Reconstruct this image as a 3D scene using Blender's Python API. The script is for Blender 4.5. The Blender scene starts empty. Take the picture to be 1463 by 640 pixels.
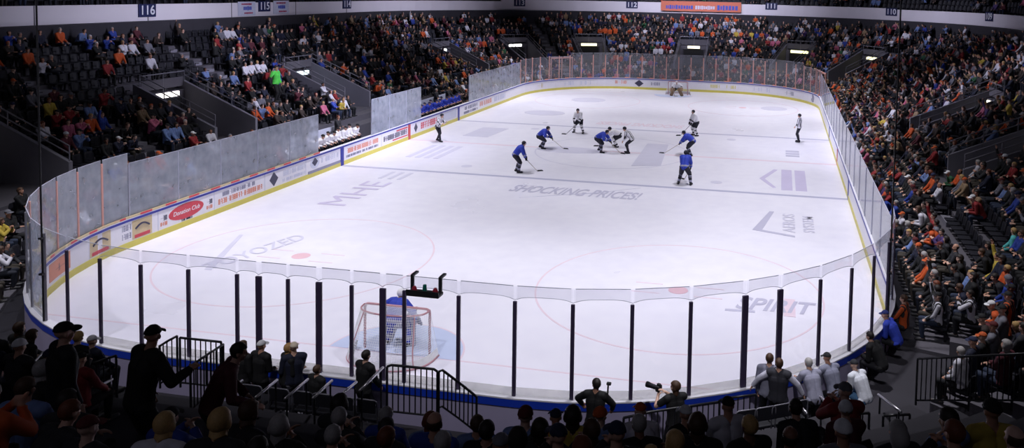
import bpy, bmesh, math, random
import numpy as np
from mathutils import Vector, Matrix

random.seed(7)
C = bpy.context.scene.collection
PI = math.pi
sc = bpy.context.scene

# ------------------------------------------------------------------ camera
CAM = np.array([9.71128, -46.28354, 9.57193])
YAW, PITCH, ROLL, FOC, PX, PY = -0.18882, 0.05971, 0.02078, 1141.209, 166.68055, -263.89463
_cy, _sy, _cp, _sp = math.cos(YAW), math.sin(YAW), math.cos(PITCH), math.sin(PITCH)
_F = np.array([_sy*_cp, _cy*_cp, -_sp]); _R0 = np.array([_cy, -_sy, 0.0]); _U0 = np.cross(_R0, _F)
_R = _R0*math.cos(ROLL)+_U0*math.sin(ROLL); _U = _U0*math.cos(ROLL)-_R0*math.sin(ROLL)
cam = bpy.data.cameras.new('camera'); camo = bpy.data.objects.new('camera', cam); C.objects.link(camo)
m = Matrix.Identity(4)
for i in range(3):
    m[i][0], m[i][1], m[i][2], m[i][3] = _R[i], _U[i], -_F[i], CAM[i]
camo.matrix_world = m
cam.sensor_width = 36.0; cam.sensor_fit = 'HORIZONTAL'; cam.lens = FOC/1463*36
cam.shift_x = -PX/1463; cam.shift_y = PY/1463; cam.clip_end = 400
sc.camera = camo

def proj(p):
    d = np.asarray(p, float)-CAM; w = d@_F
    return 731.5+PX+FOC*(d@_R)/w, 320+PY-FOC*(d@_U)/w, w
def ray(u, v):
    return _F+_R*(u-731.5-PX)/FOC-_U*(v-320-PY)/FOC
def at_z(u, v, z=0.0):
    d = ray(u, v); return CAM+d*((z-CAM[2])/d[2])
def at_x(u, v, x):
    d = ray(u, v); return CAM+d*((x-CAM[0])/d[0])
def at_y(u, v, y):
    d = ray(u, v); return CAM+d*((y-CAM[1])/d[1])

# ------------------------------------------------------------------ rink outline
W, L, R = 13.03, 30.67, 8.82
SA, SARC, SB = W-R, PI*R/2, 2*(L-R)
SEG = [SA, SARC, SB, SARC, 2*SA, SARC, SB, SARC, SA]
CUM = np.concatenate([[0], np.cumsum(SEG)]); STOT = CUM[-1]
def PN(s):
    s = s % STOT
    i = int(np.searchsorted(CUM, s, side='right')-1); i = min(i, 8); t = s-CUM[i]
    if i == 0: return np.array([t, -L]), np.array([0., -1.])
    if i == 1:
        a = -PI/2+t/R; n = np.array([math.cos(a), math.sin(a)]); return np.array([W-R, -L+R])+n*R, n
    if i == 2: return np.array([W, -L+R+t]), np.array([1., 0.])
    if i == 3:
        a = t/R; n = np.array([math.cos(a), math.sin(a)]); return np.array([W-R, L-R])+n*R, n
    if i == 4: return np.array([W-R-t, L]), np.array([0., 1.])
    if i == 5:
        a = PI/2+t/R; n = np.array([math.cos(a), math.sin(a)]); return np.array([-W+R, L-R])+n*R, n
    if i == 6: return np.array([-W, L-R-t]), np.array([-1., 0.])
    if i == 7:
        a = PI+t/R; n = np.array([math.cos(a), math.sin(a)]); return np.array([-W+R, -L+R])+n*R, n
    return np.array([-W+R+t, -L]), np.array([0., -1.])
def pt(s, D, z=0.0):
    p, n = PN(s); q = p+n*D; return np.array([q[0], q[1], z])
def sD(x, y):
    cx, cy = W-R, L-R
    if abs(x) <= cx or abs(y) <= cy:
        # nearest straight
        if abs(x) <= cx and abs(y)-L > abs(x)-W:
            if y < 0: return (x if x >= 0 else STOT+x), -y-L
            return CUM[4]+(cx-x), y-L
        if abs(y) <= cy:
            if x > 0: return CUM[2]+(y+cy), x-W
            return CUM[6]+(cy-y), -x-W
    if x > 0 and y < 0:
        a = math.atan2(y+cy, x-cx); return CUM[1]+(a+PI/2)*R, math.hypot(x-cx, y+cy)-R
    if x > 0: a = math.atan2(y-cy, x-cx); return CUM[3]+a*R, math.hypot(x-cx, y-cy)-R
    if y > 0: a = math.atan2(y-cy, x+cx); return CUM[5]+(a-PI/2)*R, math.hypot(x+cx, y-cy)-R
    a = math.atan2(y+cy, x+cx) % (2*PI); return CUM[7]+(a-PI)*R, math.hypot(x+cx, y+cy)-R
def s_right(y): return CUM[2]+y+(L-R)
def s_left(y): return CUM[6]+(L-R)-y
def samples(s0, s1, step=0.9):
    """parameters from s0 to s1 with every segment joint included"""
    out = [s0]; k = [c+STOT*j for j in (-1, 0, 1) for c in CUM]
    n = max(1, int(math.ceil((s1-s0)/step)))
    xs = [s0+(s1-s0)*i/n for i in range(n+1)]+[c for c in k if s0 < c < s1]
    xs = sorted(xs); out = []
    for x in xs:
        if not out or x-out[-1] > 1e-3: out.append(x)
    return out

# ------------------------------------------------------------------ materials
def new_mat(name):
    mt = bpy.data.materials.new(name); mt.use_nodes = True
    nt = mt.node_tree; b = nt.nodes['Principled BSDF']
    return mt, nt, b
def mat(name, col, rough=0.6, metal=0.0, var=0.12, scale=8.0, emit=None, es=1.0, spec=None):
    mt, nt, b = new_mat(name)
    b.inputs['Roughness'].default_value = rough; b.inputs['Metallic'].default_value = metal
    if spec is not None: b.inputs['Specular IOR Level'].default_value = spec
    tc = nt.nodes.new('ShaderNodeTexCoord'); nz = nt.nodes.new('ShaderNodeTexNoise'); nz.inputs['Scale'].default_value = scale
    nz.inputs['Detail'].default_value = 3
    nt.links.new(tc.outputs['Object'], nz.inputs['Vector'])
    mx = nt.nodes.new('ShaderNodeMix'); mx.data_type = 'RGBA'
    mx.inputs['A'].default_value = (*[c*(1-var) for c in col], 1); mx.inputs['B'].default_value = (*[min(1, c*(1+var)) for c in col], 1)
    nt.links.new(nz.outputs['Fac'], mx.inputs['Factor']); nt.links.new(mx.outputs['Result'], b.inputs['Base Color'])
    if emit:
        b.inputs['Emission Color'].default_value = (*emit, 1); b.inputs['Emission Strength'].default_value = es
    return mt
def srgb(r, g, b):
    f = lambda c: (c/255/12.92 if c/255 <= .04045 else ((c/255+.055)/1.055)**2.4)
    return (f(r), f(g), f(b))
def objcol_mat(name, rough=0.8, var=0.25, scale=14):
    mt, nt, b = new_mat(name); b.inputs['Roughness'].default_value = rough
    oi = nt.nodes.new('ShaderNodeObjectInfo'); tc = nt.nodes.new('ShaderNodeTexCoord'); nz = nt.nodes.new('ShaderNodeTexNoise')
    nz.inputs['Scale'].default_value = scale; nt.links.new(tc.outputs['Object'], nz.inputs['Vector'])
    hs = nt.nodes.new('ShaderNodeHueSaturation'); mr = nt.nodes.new('ShaderNodeMapRange')
    mr.inputs['To Min'].default_value = 1-var; mr.inputs['To Max'].default_value = 1+var
    nt.links.new(nz.outputs['Fac'], mr.inputs['Value']); nt.links.new(mr.outputs['Result'], hs.inputs['Value'])
    nt.links.new(oi.outputs['Color'], hs.inputs['Color']); nt.links.new(hs.outputs['Color'], b.inputs['Base Color'])
    return mt
M = {}
M['cloth'] = objcol_mat('cloth'); M['skin'] = objcol_mat('skin', .55, .06, 20); M['hair'] = objcol_mat('hair', .6, .3, 60)
M['eye'] = mat('eye', (.02, .015, .015), .3); M['lip'] = mat('lip', (.35, .12, .1), .5)
M['shoe'] = mat('shoe', (.03, .03, .035), .5)
M['white_paint'] = mat('white_paint', srgb(232, 230, 240), .35, var=.04)
M['yellow'] = mat('kick_yellow', srgb(214, 203, 96), .4, var=.08, scale=3)
M['blue_cap'] = mat('blue_cap', srgb(28, 62, 190), .35, var=.08)
M['blue_deep'] = mat('blue_deep', srgb(34, 44, 150), .4)
M['clad'] = mat('board_cladding', srgb(168, 160, 192), .55, var=.1, scale=2)
M['red_line'] = mat('red_line', srgb(196, 70, 70), .4)
M['red_ad'] = mat('advert_red', srgb(205, 62, 78), .4)
M['orange_ad'] = mat('advert_orange', srgb(222, 140, 110), .4)
M['tan_ad'] = mat('advert_tan', srgb(206, 186, 148), .4, var=.2, scale=5)
M['grey_ad'] = mat('advert_grey', srgb(140, 140, 165), .4)
M['dark_ad'] = mat('advert_dark', srgb(58, 58, 84), .4)
M['pale_ad'] = mat('advert_pale', srgb(205, 208, 228), .4)
M['post'] = mat('glass_post', srgb(205, 150, 140), .45, 0.0, var=.1)
M['post_shaded'] = mat('glass_post_shaded', srgb(60, 50, 78), .5)  # near posts: shade of their unlit side painted into the colour
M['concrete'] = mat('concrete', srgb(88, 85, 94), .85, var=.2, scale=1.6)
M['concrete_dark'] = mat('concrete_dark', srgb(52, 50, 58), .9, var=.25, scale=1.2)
M['parapet'] = mat('parapet', srgb(124, 122, 134), .8, var=.12, scale=1.2)
M['fascia'] = mat('fascia', srgb(232, 226, 236), .6, var=.05, scale=.6)
M['black'] = mat('passage_shade', (.006, .006, .008), .9)
M['rail'] = mat('rail_black', (.02, .02, .025), .4, .3)
M['steel'] = mat('rail_steel', srgb(205, 202, 210), .28, .85)
M['greyrail'] = mat('rail_grey', srgb(128, 126, 138), .45, .3)
M['seat'] = mat('seat_plastic', srgb(32, 32, 40), .55, var=.2, spec=.3)
M['sign'] = mat('sign_navy', srgb(26, 34, 84), .5); M['sign_white'] = mat('sign_white', srgb(235, 235, 245), .5)
M['goal_red'] = mat('goal_red', srgb(190, 140, 150), .35); M['net'] = mat('net_cord', srgb(238, 238, 245), .8)
M['pad_white'] = mat('pad_white', srgb(225, 225, 228), .6)
M['stick'] = mat('stick_shaft', srgb(196, 186, 176), .5); M['tape'] = mat('stick_tape', (.03, .03, .035), .8)
M['stick_dark'] = mat('stick_shaft_dark', (.03, .03, .04), .4)
M['red_lamp'] = mat('red_lamp', srgb(120, 20, 40), .3); M['green_lamp'] = mat('green_lamp', srgb(20, 90, 80), .3)
M['orange'] = mat('orange_banner', srgb(214, 118, 92), .6); M['blue_txt'] = mat('blue_lettering', srgb(62, 84, 190), .5)
M['red_txt'] = mat('red_lettering', srgb(170, 50, 90), .5)
M['ceil'] = mat('ceiling_dark', (.02, .02, .025), .9)
M['jer_blue'] = mat('jersey_blue', srgb(40, 62, 178), .7); M['jer_white'] = mat('jersey_white', srgb(235, 233, 240), .7)
M['jer_black'] = mat('gear_black', srgb(24, 24, 40), .7); M['jer_grey'] = mat('gear_grey', srgb(150, 150, 175), .7)
M['pad_tan'] = mat('pad_tan', srgb(140, 112, 84), .6)
def stripe_mat():
    mt, nt, b = new_mat('referee_stripes'); b.inputs['Roughness'].default_value = .8
    tc = nt.nodes.new('ShaderNodeTexCoord'); sx = nt.nodes.new('ShaderNodeSeparateXYZ'); nt.links.new(tc.outputs['Object'], sx.inputs[0])
    mm = nt.nodes.new('ShaderNodeMath'); mm.operation = 'MULTIPLY'; mm.inputs[1].default_value = 2*PI/.085; nt.links.new(sx.outputs['X'], mm.inputs[0])
    sn = nt.nodes.new('ShaderNodeMath'); sn.operation = 'SINE'; nt.links.new(mm.outputs[0], sn.inputs[0])
    gt = nt.nodes.new('ShaderNodeMath'); gt.operation = 'GREATER_THAN'; gt.inputs[1].default_value = .35; nt.links.new(sn.outputs[0], gt.inputs[0])
    mx = nt.nodes.new('ShaderNodeMix'); mx.data_type = 'RGBA'
    mx.inputs['A'].default_value = (*srgb(226, 224, 234), 1); mx.inputs['B'].default_value = (*srgb(30, 30, 40), 1)
    nt.links.new(gt.outputs[0], mx.inputs['Factor']); nt.links.new(mx.outputs['Result'], b.inputs['Base Color'])
    return mt
M['stripes'] = stripe_mat()
def striped_cloth(name, c2):
    """supporter jerseys with horizontal bands"""
    mt, nt, b = new_mat(name); b.inputs['Roughness'].default_value = .8
    oi = nt.nodes.new('ShaderNodeObjectInfo')
    tc = nt.nodes.new('ShaderNodeTexCoord'); sx = nt.nodes.new('ShaderNodeSeparateXYZ'); nt.links.new(tc.outputs['Object'], sx.inputs[0])
    mm = nt.nodes.new('ShaderNodeMath'); mm.operation = 'MULTIPLY'; mm.inputs[1].default_value = 2*PI/.12; nt.links.new(sx.outputs['X'], mm.inputs[0])
    sn = nt.nodes.new('ShaderNodeMath'); sn.operation = 'SINE'; nt.links.new(mm.outputs[0], sn.inputs[0])
    gt = nt.nodes.new('ShaderNodeMath'); gt.operation = 'GREATER_THAN'; gt.inputs[1].default_value = .1; nt.links.new(sn.outputs[0], gt.inputs[0])
    mx = nt.nodes.new('ShaderNodeMix'); mx.data_type = 'RGBA'; mx.inputs['B'].default_value = (*c2, 1)
    nt.links.new(oi.outputs['Color'], mx.inputs['A']); nt.links.new(gt.outputs[0], mx.inputs['Factor']); nt.links.new(mx.outputs['Result'], b.inputs['Base Color'])
    return mt
M['cloth_striped'] = striped_cloth('cloth_striped', (.02, .02, .02))
def glass_mat(name, haze, tint, refl=1.0, scale=2.0):
    mt = bpy.data.materials.new(name); mt.use_nodes = True; nt = mt.node_tree; nt.nodes.clear()
    out = nt.nodes.new('ShaderNodeOutputMaterial'); tr = nt.nodes.new('ShaderNodeBsdfTransparent'); tr.inputs['Color'].default_value = (*tint, 1)
    gl = nt.nodes.new('ShaderNodeBsdfGlossy'); gl.inputs['Roughness'].default_value = .06
    fr = nt.nodes.new('ShaderNodeFresnel'); fr.inputs['IOR'].default_value = 1.49
    ge = nt.nodes.new('ShaderNodeNewGeometry'); io = nt.nodes.new('ShaderNodeMapRange'); io.inputs['To Min'].default_value = 1.49; io.inputs['To Max'].default_value = 1/1.49
    nt.links.new(ge.outputs['Backfacing'], io.inputs['Value']); nt.links.new(io.outputs['Result'], fr.inputs['IOR'])
    fm = nt.nodes.new('ShaderNodeMath'); fm.operation = 'MULTIPLY'; fm.inputs[1].default_value = refl; nt.links.new(fr.outputs[0], fm.inputs[0])
    df = nt.nodes.new('ShaderNodeBsdfTranslucent'); df.inputs['Color'].default_value = (.76, .81, .95, 1)
    d2 = nt.nodes.new('ShaderNodeBsdfDiffuse'); d2.inputs['Color'].default_value = (.76, .81, .95, 1)
    dm = nt.nodes.new('ShaderNodeMixShader'); dm.inputs[0].default_value = .5; nt.links.new(df.outputs[0], dm.inputs[1]); nt.links.new(d2.outputs[0], dm.inputs[2])
    tc = nt.nodes.new('ShaderNodeTexCoord'); nz = nt.nodes.new('ShaderNodeTexNoise'); nz.inputs['Scale'].default_value = scale; nz.inputs['Detail'].default_value = 2.5
    nt.links.new(tc.outputs['Object'], nz.inputs['Vector'])
    mr = nt.nodes.new('ShaderNodeMapRange'); mr.inputs['From Min'].default_value = .3; mr.inputs['From Max'].default_value = .7
    mr.inputs['To Min'].default_value = haze*.72; mr.inputs['To Max'].default_value = haze*1.28; nt.links.new(nz.outputs['Fac'], mr.inputs['Value'])
    m1 = nt.nodes.new('ShaderNodeMixShader'); nt.links.new(mr.outputs['Result'], m1.inputs[0]); nt.links.new(tr.outputs[0], m1.inputs[1]); nt.links.new(dm.outputs[0], m1.inputs[2])
    m2 = nt.nodes.new('ShaderNodeMixShader'); nt.links.new(fm.outputs[0], m2.inputs[0]); nt.links.new(m1.outputs[0], m2.inputs[1]); nt.links.new(gl.outputs[0], m2.inputs[2])
    nt.links.new(m2.outputs[0], out.inputs['Surface'])
    return mt
M['glass'] = glass_mat('glass_clear', .004, (.985, .985, .99), .6)
M['glass_strip'] = glass_mat('glass_top_strip', .03, (.95, .95, .965), .6)
M['glass_side'] = glass_mat('glass_scuffs_glare', .36, (.93, .95, .97), 1.0, 2.4)  # scuff haze; its mottle also paints in reflections of the opposite stand
M['glass_far'] = glass_mat('glass_far', .12, (.95, .95, .97), .7, 1.0)
M['glass_right_glare'] = glass_mat('glass_right_glare', .42, (.96, .96, .97), 1.0, 1.0)  # haze raised to paint the pale ice reflection into the pane
M['glass_base'] = glass_mat('glass_base_strip', .22, (.93, .92, .88), .6)
M['edge'] = mat('glass_edge', srgb(186, 186, 206), .4)
def ice_mat():
    mt, nt, b = new_mat('ice'); b.inputs['Roughness'].default_value = .3
    b.inputs['Specular IOR Level'].default_value = .35
    tc = nt.nodes.new('ShaderNodeTexCoord')
    n1 = nt.nodes.new('ShaderNodeTexNoise'); n1.inputs['Scale'].default_value = .16; n1.inputs['Detail'].default_value = 5
    n2 = nt.nodes.new('ShaderNodeTexNoise'); n2.inputs['Scale'].default_value = 1.6; n2.inputs['Detail'].default_value = 4
    for n in (n1, n2): nt.links.new(tc.outputs['Object'], n.inputs['Vector'])
    ad = nt.nodes.new('ShaderNodeMath'); ad.operation = 'ADD'; nt.links.new(n1.outputs['Fac'], ad.inputs[0]); nt.links.new(n2.outputs['Fac'], ad.inputs[1])
    cr = nt.nodes.new('ShaderNodeValToRGB'); cr.color_ramp.elements[0].position = .3; cr.color_ramp.elements[1].position = .6
    cr.color_ramp.elements[0].color = (*srgb(226, 224, 240), 1); cr.color_ramp.elements[1].color = (*srgb(236, 234, 247), 1)
    mu = nt.nodes.new('ShaderNodeMath'); mu.operation = 'MULTIPLY'; mu.inputs[1].default_value = .5; nt.links.new(ad.outputs[0], mu.inputs[0])
    nt.links.new(mu.outputs[0], cr.inputs['Fac']); nt.links.new(cr.outputs['Color'], b.inputs['Base Color'])
    mr = nt.nodes.new('ShaderNodeMapRange'); mr.inputs['To Min'].default_value = .2; mr.inputs['To Max'].default_value = .42
    nt.links.new(n1.outputs['Fac'], mr.inputs['Value']); nt.links.new(mr.outputs['Result'], b.inputs['Roughness'])
    return mt
M['ice'] = ice_mat()
def icemark(name, c): return mat(name, srgb(*c), .32, var=.07, scale=1.5, spec=.35)
M['mk_blue'] = icemark('ice_paint_blue', (182, 182, 208)); M['mk_grey'] = icemark('ice_paint_grey', (192, 190, 213))
M['mk_red'] = icemark('ice_paint_red', (231, 211, 225)); M['mk_lav'] = icemark('ice_paint_lavender', (206, 198, 228)); M['mk_crease'] = icemark('ice_paint_crease', (196, 206, 236))
M['mk_pale'] = icemark('ice_paint_pale', (212, 210, 230)); M['mk_red2'] = icemark('ice_paint_red_spot', (230, 192, 204))
def crowd_mat():
    mt, nt, b = new_mat('crowd_cloth'); b.inputs['Roughness'].default_value = .8
    at = nt.nodes.new('ShaderNodeAttribute'); at.attribute_name = 'Col'; nt.links.new(at.outputs['Color'], b.inputs['Base Color']); return mt
M['crowd'] = crowd_mat()

# ------------------------------------------------------------------ object helpers
def link(name, me, mats=None, parent=None, loc=None, kind=None):
    o = bpy.data.objects.new(name, me); C.objects.link(o)
    if mats is not None:
        for mm in (mats if isinstance(mats, (list, tuple)) else [mats]): me.materials.append(mm)
    if parent: o.parent = parent
    if loc is not None: o.location = loc
    if kind: o['kind'] = kind
    return o
def empty(name, loc=(0, 0, 0), rz=0.0):
    o = bpy.data.objects.new(name, None); C.objects.link(o); o.location = loc; o.rotation_euler = (0, 0, rz); o.empty_display_size = .2; return o
def tag(o, label, cat, group=None, kind=None):
    o['label'] = label; o['category'] = cat
    if group: o['group'] = group
    if kind: o['kind'] = kind
    return o
class MB:
    """collects shapes into one mesh"""
    def __init__(s): s.v = []; s.f = []
    def add(s, v, f):
        n = len(s.v); s.v += [tuple(float(c) for c in p) for p in v]; s.f += [tuple(i+n for i in q) for q in f]; return s
    def box(s, c, size, rz=0.0, ch=0.0, mat3=None):
        hx, hy, hz = size[0]/2, size[1]/2, size[2]/2
        bm = bmesh.new(); bmesh.ops.create_cube(bm, size=1.0)
        for v in bm.verts: v.co = Vector((v.co.x*size[0], v.co.y*size[1], v.co.z*size[2]))
        if ch > 0: bmesh.ops.bevel(bm, geom=list(bm.edges), offset=min(ch, min(size)*.45), segments=2, affect='EDGES', profile=.5)
        mt = mat3 if mat3 is not None else Matrix.Rotation(rz, 3, 'Z')
        vs = [mt @ v.co+Vector(c) for v in bm.verts]
        bm.verts.index_update(); fs = [[v.index for v in f.verts] for f in bm.faces]; bm.free()
        return s.add(vs, fs)
    def tube(s, pts, r, n=8, closed=False, r2=None):
        pts = [Vector(p) for p in pts]; k = len(pts); vs = []; fs = []
        prev = None
        for i, p in enumerate(pts):
            if closed: t = (pts[(i+1) % k]-pts[i-1])
            else: t = pts[min(i+1, k-1)]-pts[max(i-1, 0)]
            t.normalize()
            if prev is None:
                a = Vector((0, 0, 1)) if abs(t.z) < .9 else Vector((1, 0, 0)); x = t.cross(a).normalized()
            else: x = (prev-t*prev.dot(t)).normalized()
            prev = x; y = t.cross(x)
            rr = r if r2 is None else r+(r2-r)*i/(k-1)
            for j in range(n):
                a = 2*PI*j/n; vs.append(p+x*(rr*math.cos(a))+y*(rr*math.sin(a)))
        for i in range(k if closed else k-1):
            i2 = (i+1) % k
            for j in range(n): fs.append((i*n+j, i*n+(j+1) % n, i2*n+(j+1) % n, i2*n+j))
        if not closed: fs.append(tuple(range(n-1, -1, -1))); fs.append(tuple((k-1)*n+j for j in range(n)))
        return s.add(vs, fs)
    def sweep(s, prof, s0, s1, closed_ring=False, step=.9):
        """closed profile polygon [(D,z)] swept along the rink outline"""
        ss = samples(s0, s1, step)
        if closed_ring: ss = ss[:-1]
        n = len(prof); vs = []; fs = []
        for x in ss:
            p, nn = PN(x)
            for D, z in prof: vs.append((p[0]+nn[0]*D, p[1]+nn[1]*D, z))
        k = len(ss)
        for i in range(k if closed_ring else k-1):
            i2 = (i+1) % k
            for j in range(n): fs.append((i*n+j, i2*n+j, i2*n+(j+1) % n, i*n+(j+1) % n))
        if not closed_ring: fs.append(tuple(range(n))); fs.append(tuple((k-1)*n+j for j in range(n-1, -1, -1)))
        return s.add(vs, fs)
    def prism(s, poly, h0, h1):
        """xy polygon extruded in z"""
        n = len(poly); vs = [(x, y, h0) for x, y in poly]+[(x, y, h1) for x, y in poly]
        fs = [tuple(range(n-1, -1, -1)), tuple(range(n, 2*n))]+[(i, (i+1) % n, n+(i+1) % n, n+i) for i in range(n)]
        return s.add(vs, fs)
    def mesh(s, name, smooth=False):
        me = bpy.data.meshes.new(name); me.from_pydata(s.v, [], s.f)
        bm = bmesh.new(); bm.from_mesh(me); bmesh.ops.recalc_face_normals(bm, faces=bm.faces); bm.to_mesh(me); bm.free()
        if smooth: me.polygons.foreach_set('use_smooth', [True]*len(me.polygons))
        me.update(); return me
    def build(s, name, mt, parent=None, loc=None, smooth=False, kind=None):
        return link(name, s.mesh(name, smooth), mt, parent, loc, kind)
def eval_mesh(me, mods):
    o = bpy.data.objects.new('tmp', me); C.objects.link(o)
    for t, kw in mods:
        md = o.modifiers.new(t, t)
        for k, v in kw.items(): setattr(md, k, v)
    dg = bpy.context.evaluated_depsgraph_get(); dg.update()
    r = bpy.data.meshes.new_from_object(o.evaluated_get(dg)); bpy.data.objects.remove(o); return r
def text_mesh(body, size, ext=.006, shear=0.0, bold=0.0):
    cu = bpy.data.curves.new('txt', 'FONT'); cu.body = body; cu.size = size; cu.extrude = ext; cu.shear = shear; cu.offset = bold
    cu.align_x = 'CENTER'; cu.align_y = 'CENTER'
    o = bpy.data.objects.new('txt', cu); C.objects.link(o)
    dg = bpy.context.evaluated_depsgraph_get(); dg.update()
    r = bpy.data.meshes.new_from_object(o.evaluated_get(dg)); bpy.data.objects.remove(o); bpy.data.curves.remove(cu); return r
ORD = ['zeroth', 'first', 'second', 'third', 'fourth', 'fifth', 'sixth', 'seventh', 'eighth', 'ninth', 'tenth', 'eleventh', 'twelfth', 'thirteenth',
       'fourteenth', 'fifteenth', 'sixteenth', 'seventeenth', 'eighteenth', 'nineteenth', 'twentieth']
TENS = {20: 'twenty', 30: 'thirty', 40: 'forty', 50: 'fifty', 60: 'sixty', 70: 'seventy', 80: 'eighty', 90: 'ninety'}
def ordinal(n):
    if n <= 20: return ORD[n]
    if n >= 100: return 'hundred-and-'+ordinal(n-100) if n > 100 else 'hundredth'
    t = n//10*10; return TENS[t]+'-'+ORD[n % 10] if n % 10 else TENS[t][:-1]+'ieth'
# ------------------------------------------------------------------ ice and its paint
ring_s = samples(0, STOT, .5)[:-1]
floor_ice = MB().prism([tuple(pt(s, .02)[:2]) for s in ring_s], -.08, 0).build('floor_ice', M['ice'], kind='structure')
MARKZ = [.003]
def mark(name, poly, mt):
    MARKZ[0] += .00015
    return MB().prism(poly, .0006, MARKZ[0]).build(name, mt, floor_ice)
def ringmark(name, cx, cy, r, w, mt, a0=0, a1=2*PI, n=72):
    MARKZ[0] += .00015
    b = MB(); vs = []; fs = []
    for i in range(n+1):
        a = a0+(a1-a0)*i/n
        for rr in (r-w/2, r+w/2):
            for z in (.0006, MARKZ[0]): vs.append((cx+rr*math.cos(a), cy+rr*math.sin(a), z))
    for i in range(n):
        k = 4*i; fs += [(k+1, k+5, k+7, k+3), (k, k+2, k+6, k+4), (k, k+4, k+5, k+1), (k+2, k+3, k+7, k+6)]
    return b.add(vs, fs).build(name, mt, floor_ice)
def rect(x0, y0, x1, y1): return [(x0, y0), (x1, y0), (x1, y1), (x0, y1)]
mark('blue_line', rect(-W, -7.95, W, -7.65), M['mk_blue']); mark('blue_line', rect(-W, 7.65, W, 7.95), M['mk_blue'])
mark('centre_line', rect(-W, -.13, W, .13), M['mk_red'])
xe = W-R+math.sqrt(max(0, R*R-(27.4-(L-R))**2))
for gy in (-27.42, 27.42): mark('goal_line', rect(-xe, gy-.03, xe, gy+.03), M['mk_red'])
ringmark('centre_circle', 0, 0, 4.57, .07, M['mk_pale'])
for sx in (-1, 1):
    for sy in (-1, 1):
        ringmark('face_off_circle', sx*6.71, sy*21.2, 4.57, .06, M['mk_red'])
        mark('face_off_spot', [(sx*6.71+.32*math.cos(a*PI/10), sy*21.2+.32*math.sin(a*PI/10)) for a in range(20)], M['mk_red2'])
        for hx in (-1, 1):
            for hy in (-1, 1):
                x, y = sx*6.71+hx*.55, sy*21.2+hy*.4
                mark('hash_mark', rect(min(x, x+hx*.9), y-.03, max(x, x+hx*.9), y+.03), M['mk_red'])
        mark('neutral_spot', [(sx*6.71+.3*math.cos(a*PI/10), sy*6.1+.3*math.sin(a*PI/10)) for a in range(20)], M['mk_pale'])
for sy in (-1, 1):
    gy = 27.42*sy
    mark('goal_crease', [(1.83*math.cos(a*PI/20), gy-sy*1.83*math.sin(a*PI/20)) for a in range(21)], M['mk_crease'])
    ringmark('crease_outline', 0, gy, 1.83, .05, M['mk_red'], PI if sy > 0 else 0, 2*PI if sy > 0 else PI, 30)
def icetext(name, body, size, x, y, rz, mt, shear=0, sxy=(1, 1), bold=.01):
    me = text_mesh(body, size, .0015, shear, bold); MARKZ[0] += .0002
    o = link(name, me, mt, floor_ice, (x, y, MARKZ[0])); o.rotation_euler = (0, 0, rz); o.scale = (sxy[0], sxy[1], 1); return o
icetext('painted_lettering', 'SHOCKING PRICES!', 1.0, .3, -10.0, 0, M['mk_grey'], .25, (.72, 1.75), .02)
mark('painted_arrow', [(-1.9, -11.6), (1.5, -9.6), (3.2, -8.3), (1.3, -9.9)], M['mk_pale'])
icetext('painted_lettering', 'SHOCKING PRICES!', 1.0, 0, 10.0, PI, M['mk_red'], .25, (.72, 1.75), .02)
icetext('painted_lettering', 'MHE', 2.0, -9.3, -12.8, PI/2, M['mk_lav'], 0, (1.15, .95), 0)
for k in range(3): mark('painted_bar', rect(-9.85+k*.5, -9.9, -9.65+k*.5, -8.4), M['mk_pale'])
mark('painted_slash', [(-8.98, -23.2), (-8.7, -23.2), (-10.2, -19.6), (-10.35, -19.6)], M['mk_pale'])
icetext('painted_lettering', 'TOYOZED', 1.0, -8.5, -21.2, PI/2-.28, M['mk_pale'], .3, (.85, 1.0))
icetext('painted_lettering', 'SPIRIT', 1.0, 9.7, -21.8, 0, M['mk_grey'], .35, (.85, 1.35), .02)
mark('painted_block', rect(10.05, -22.5, 10.4, -21.1), M['mk_red'])
mark('painted_swoosh', [(8.3, -22.5), (9.2, -22.45), (9.2, -22.3), (8.3, -22.35)], M['mk_grey'])
mark('painted_chevron', [(8.83, -4.6), (9.55, -6.5), (9.7, -6.4), (9.1, -4.6), (9.75, -2.3), (9.55, -2.2)], M['mk_lav'])
mark('painted_panel', rect(9.95, -6.8, 10.5, -2.2), M['mk_lav']); mark('painted_panel', rect(10.65, -6.8, 11.2, -2.2), M['mk_lav'])
mark('painted_chevron', [(8.8, -13.9), (10.5, -14.5), (10.5, -14.3), (9.2, -13.8), (9.65, -10.9), (9.45, -10.9)], M['mk_grey'])
icetext('painted_lettering', 'AEROS', .9, 10.3, -12.5, PI/2, M['mk_pale'], 0, (1, .8)); icetext('painted_lettering', 'SYSTEM', .8, 11.1, -12.5, PI/2, M['mk_pale'], 0, (.9, .8))
mark('painted_panel', [(1.84, -3.55), (3.41, -3.1), (2.97, 3.1), (1.62, 3.1)], M['mk_pale'])
mark('painted_panel', [(-10.4, 2.2), (-8.7, 2.2), (-8.45, 5.6), (-10.3, 5.6)], M['mk_pale'])
mark('painted_emblem', [(-2.6+2.0*math.cos(a*PI/12), -.3+.9*math.sin(a*PI/12)) for a in range(24)], M['mk_pale'])
mark('painted_emblem', [(-8.2+1.6*math.cos(a*PI/12), 13.2+1.2*math.sin(a*PI/12)) for a in range(24)], M['mk_pale'])
mark('painted_emblem', [(-6.7+1.5*math.cos(a*PI/12), 21.5+1.4*math.sin(a*PI/12)) for a in range(24)], M['mk_pale'])
mark('painted_emblem', [(9.3+1.1*math.cos(a*PI/12), 21.5+1.2*math.sin(a*PI/12)) for a in range(24)], M['mk_pale'])
for k in range(4): mark('painted_bar', rect(-10.9+k*.55, -4.8, -10.6+k*.55, -1.2), M['mk_pale'])
for k in range(3): mark('painted_bar', rect(10.2, 1.6+k*.7, 11.0, 2.0+k*.7), M['mk_grey'])

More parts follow.
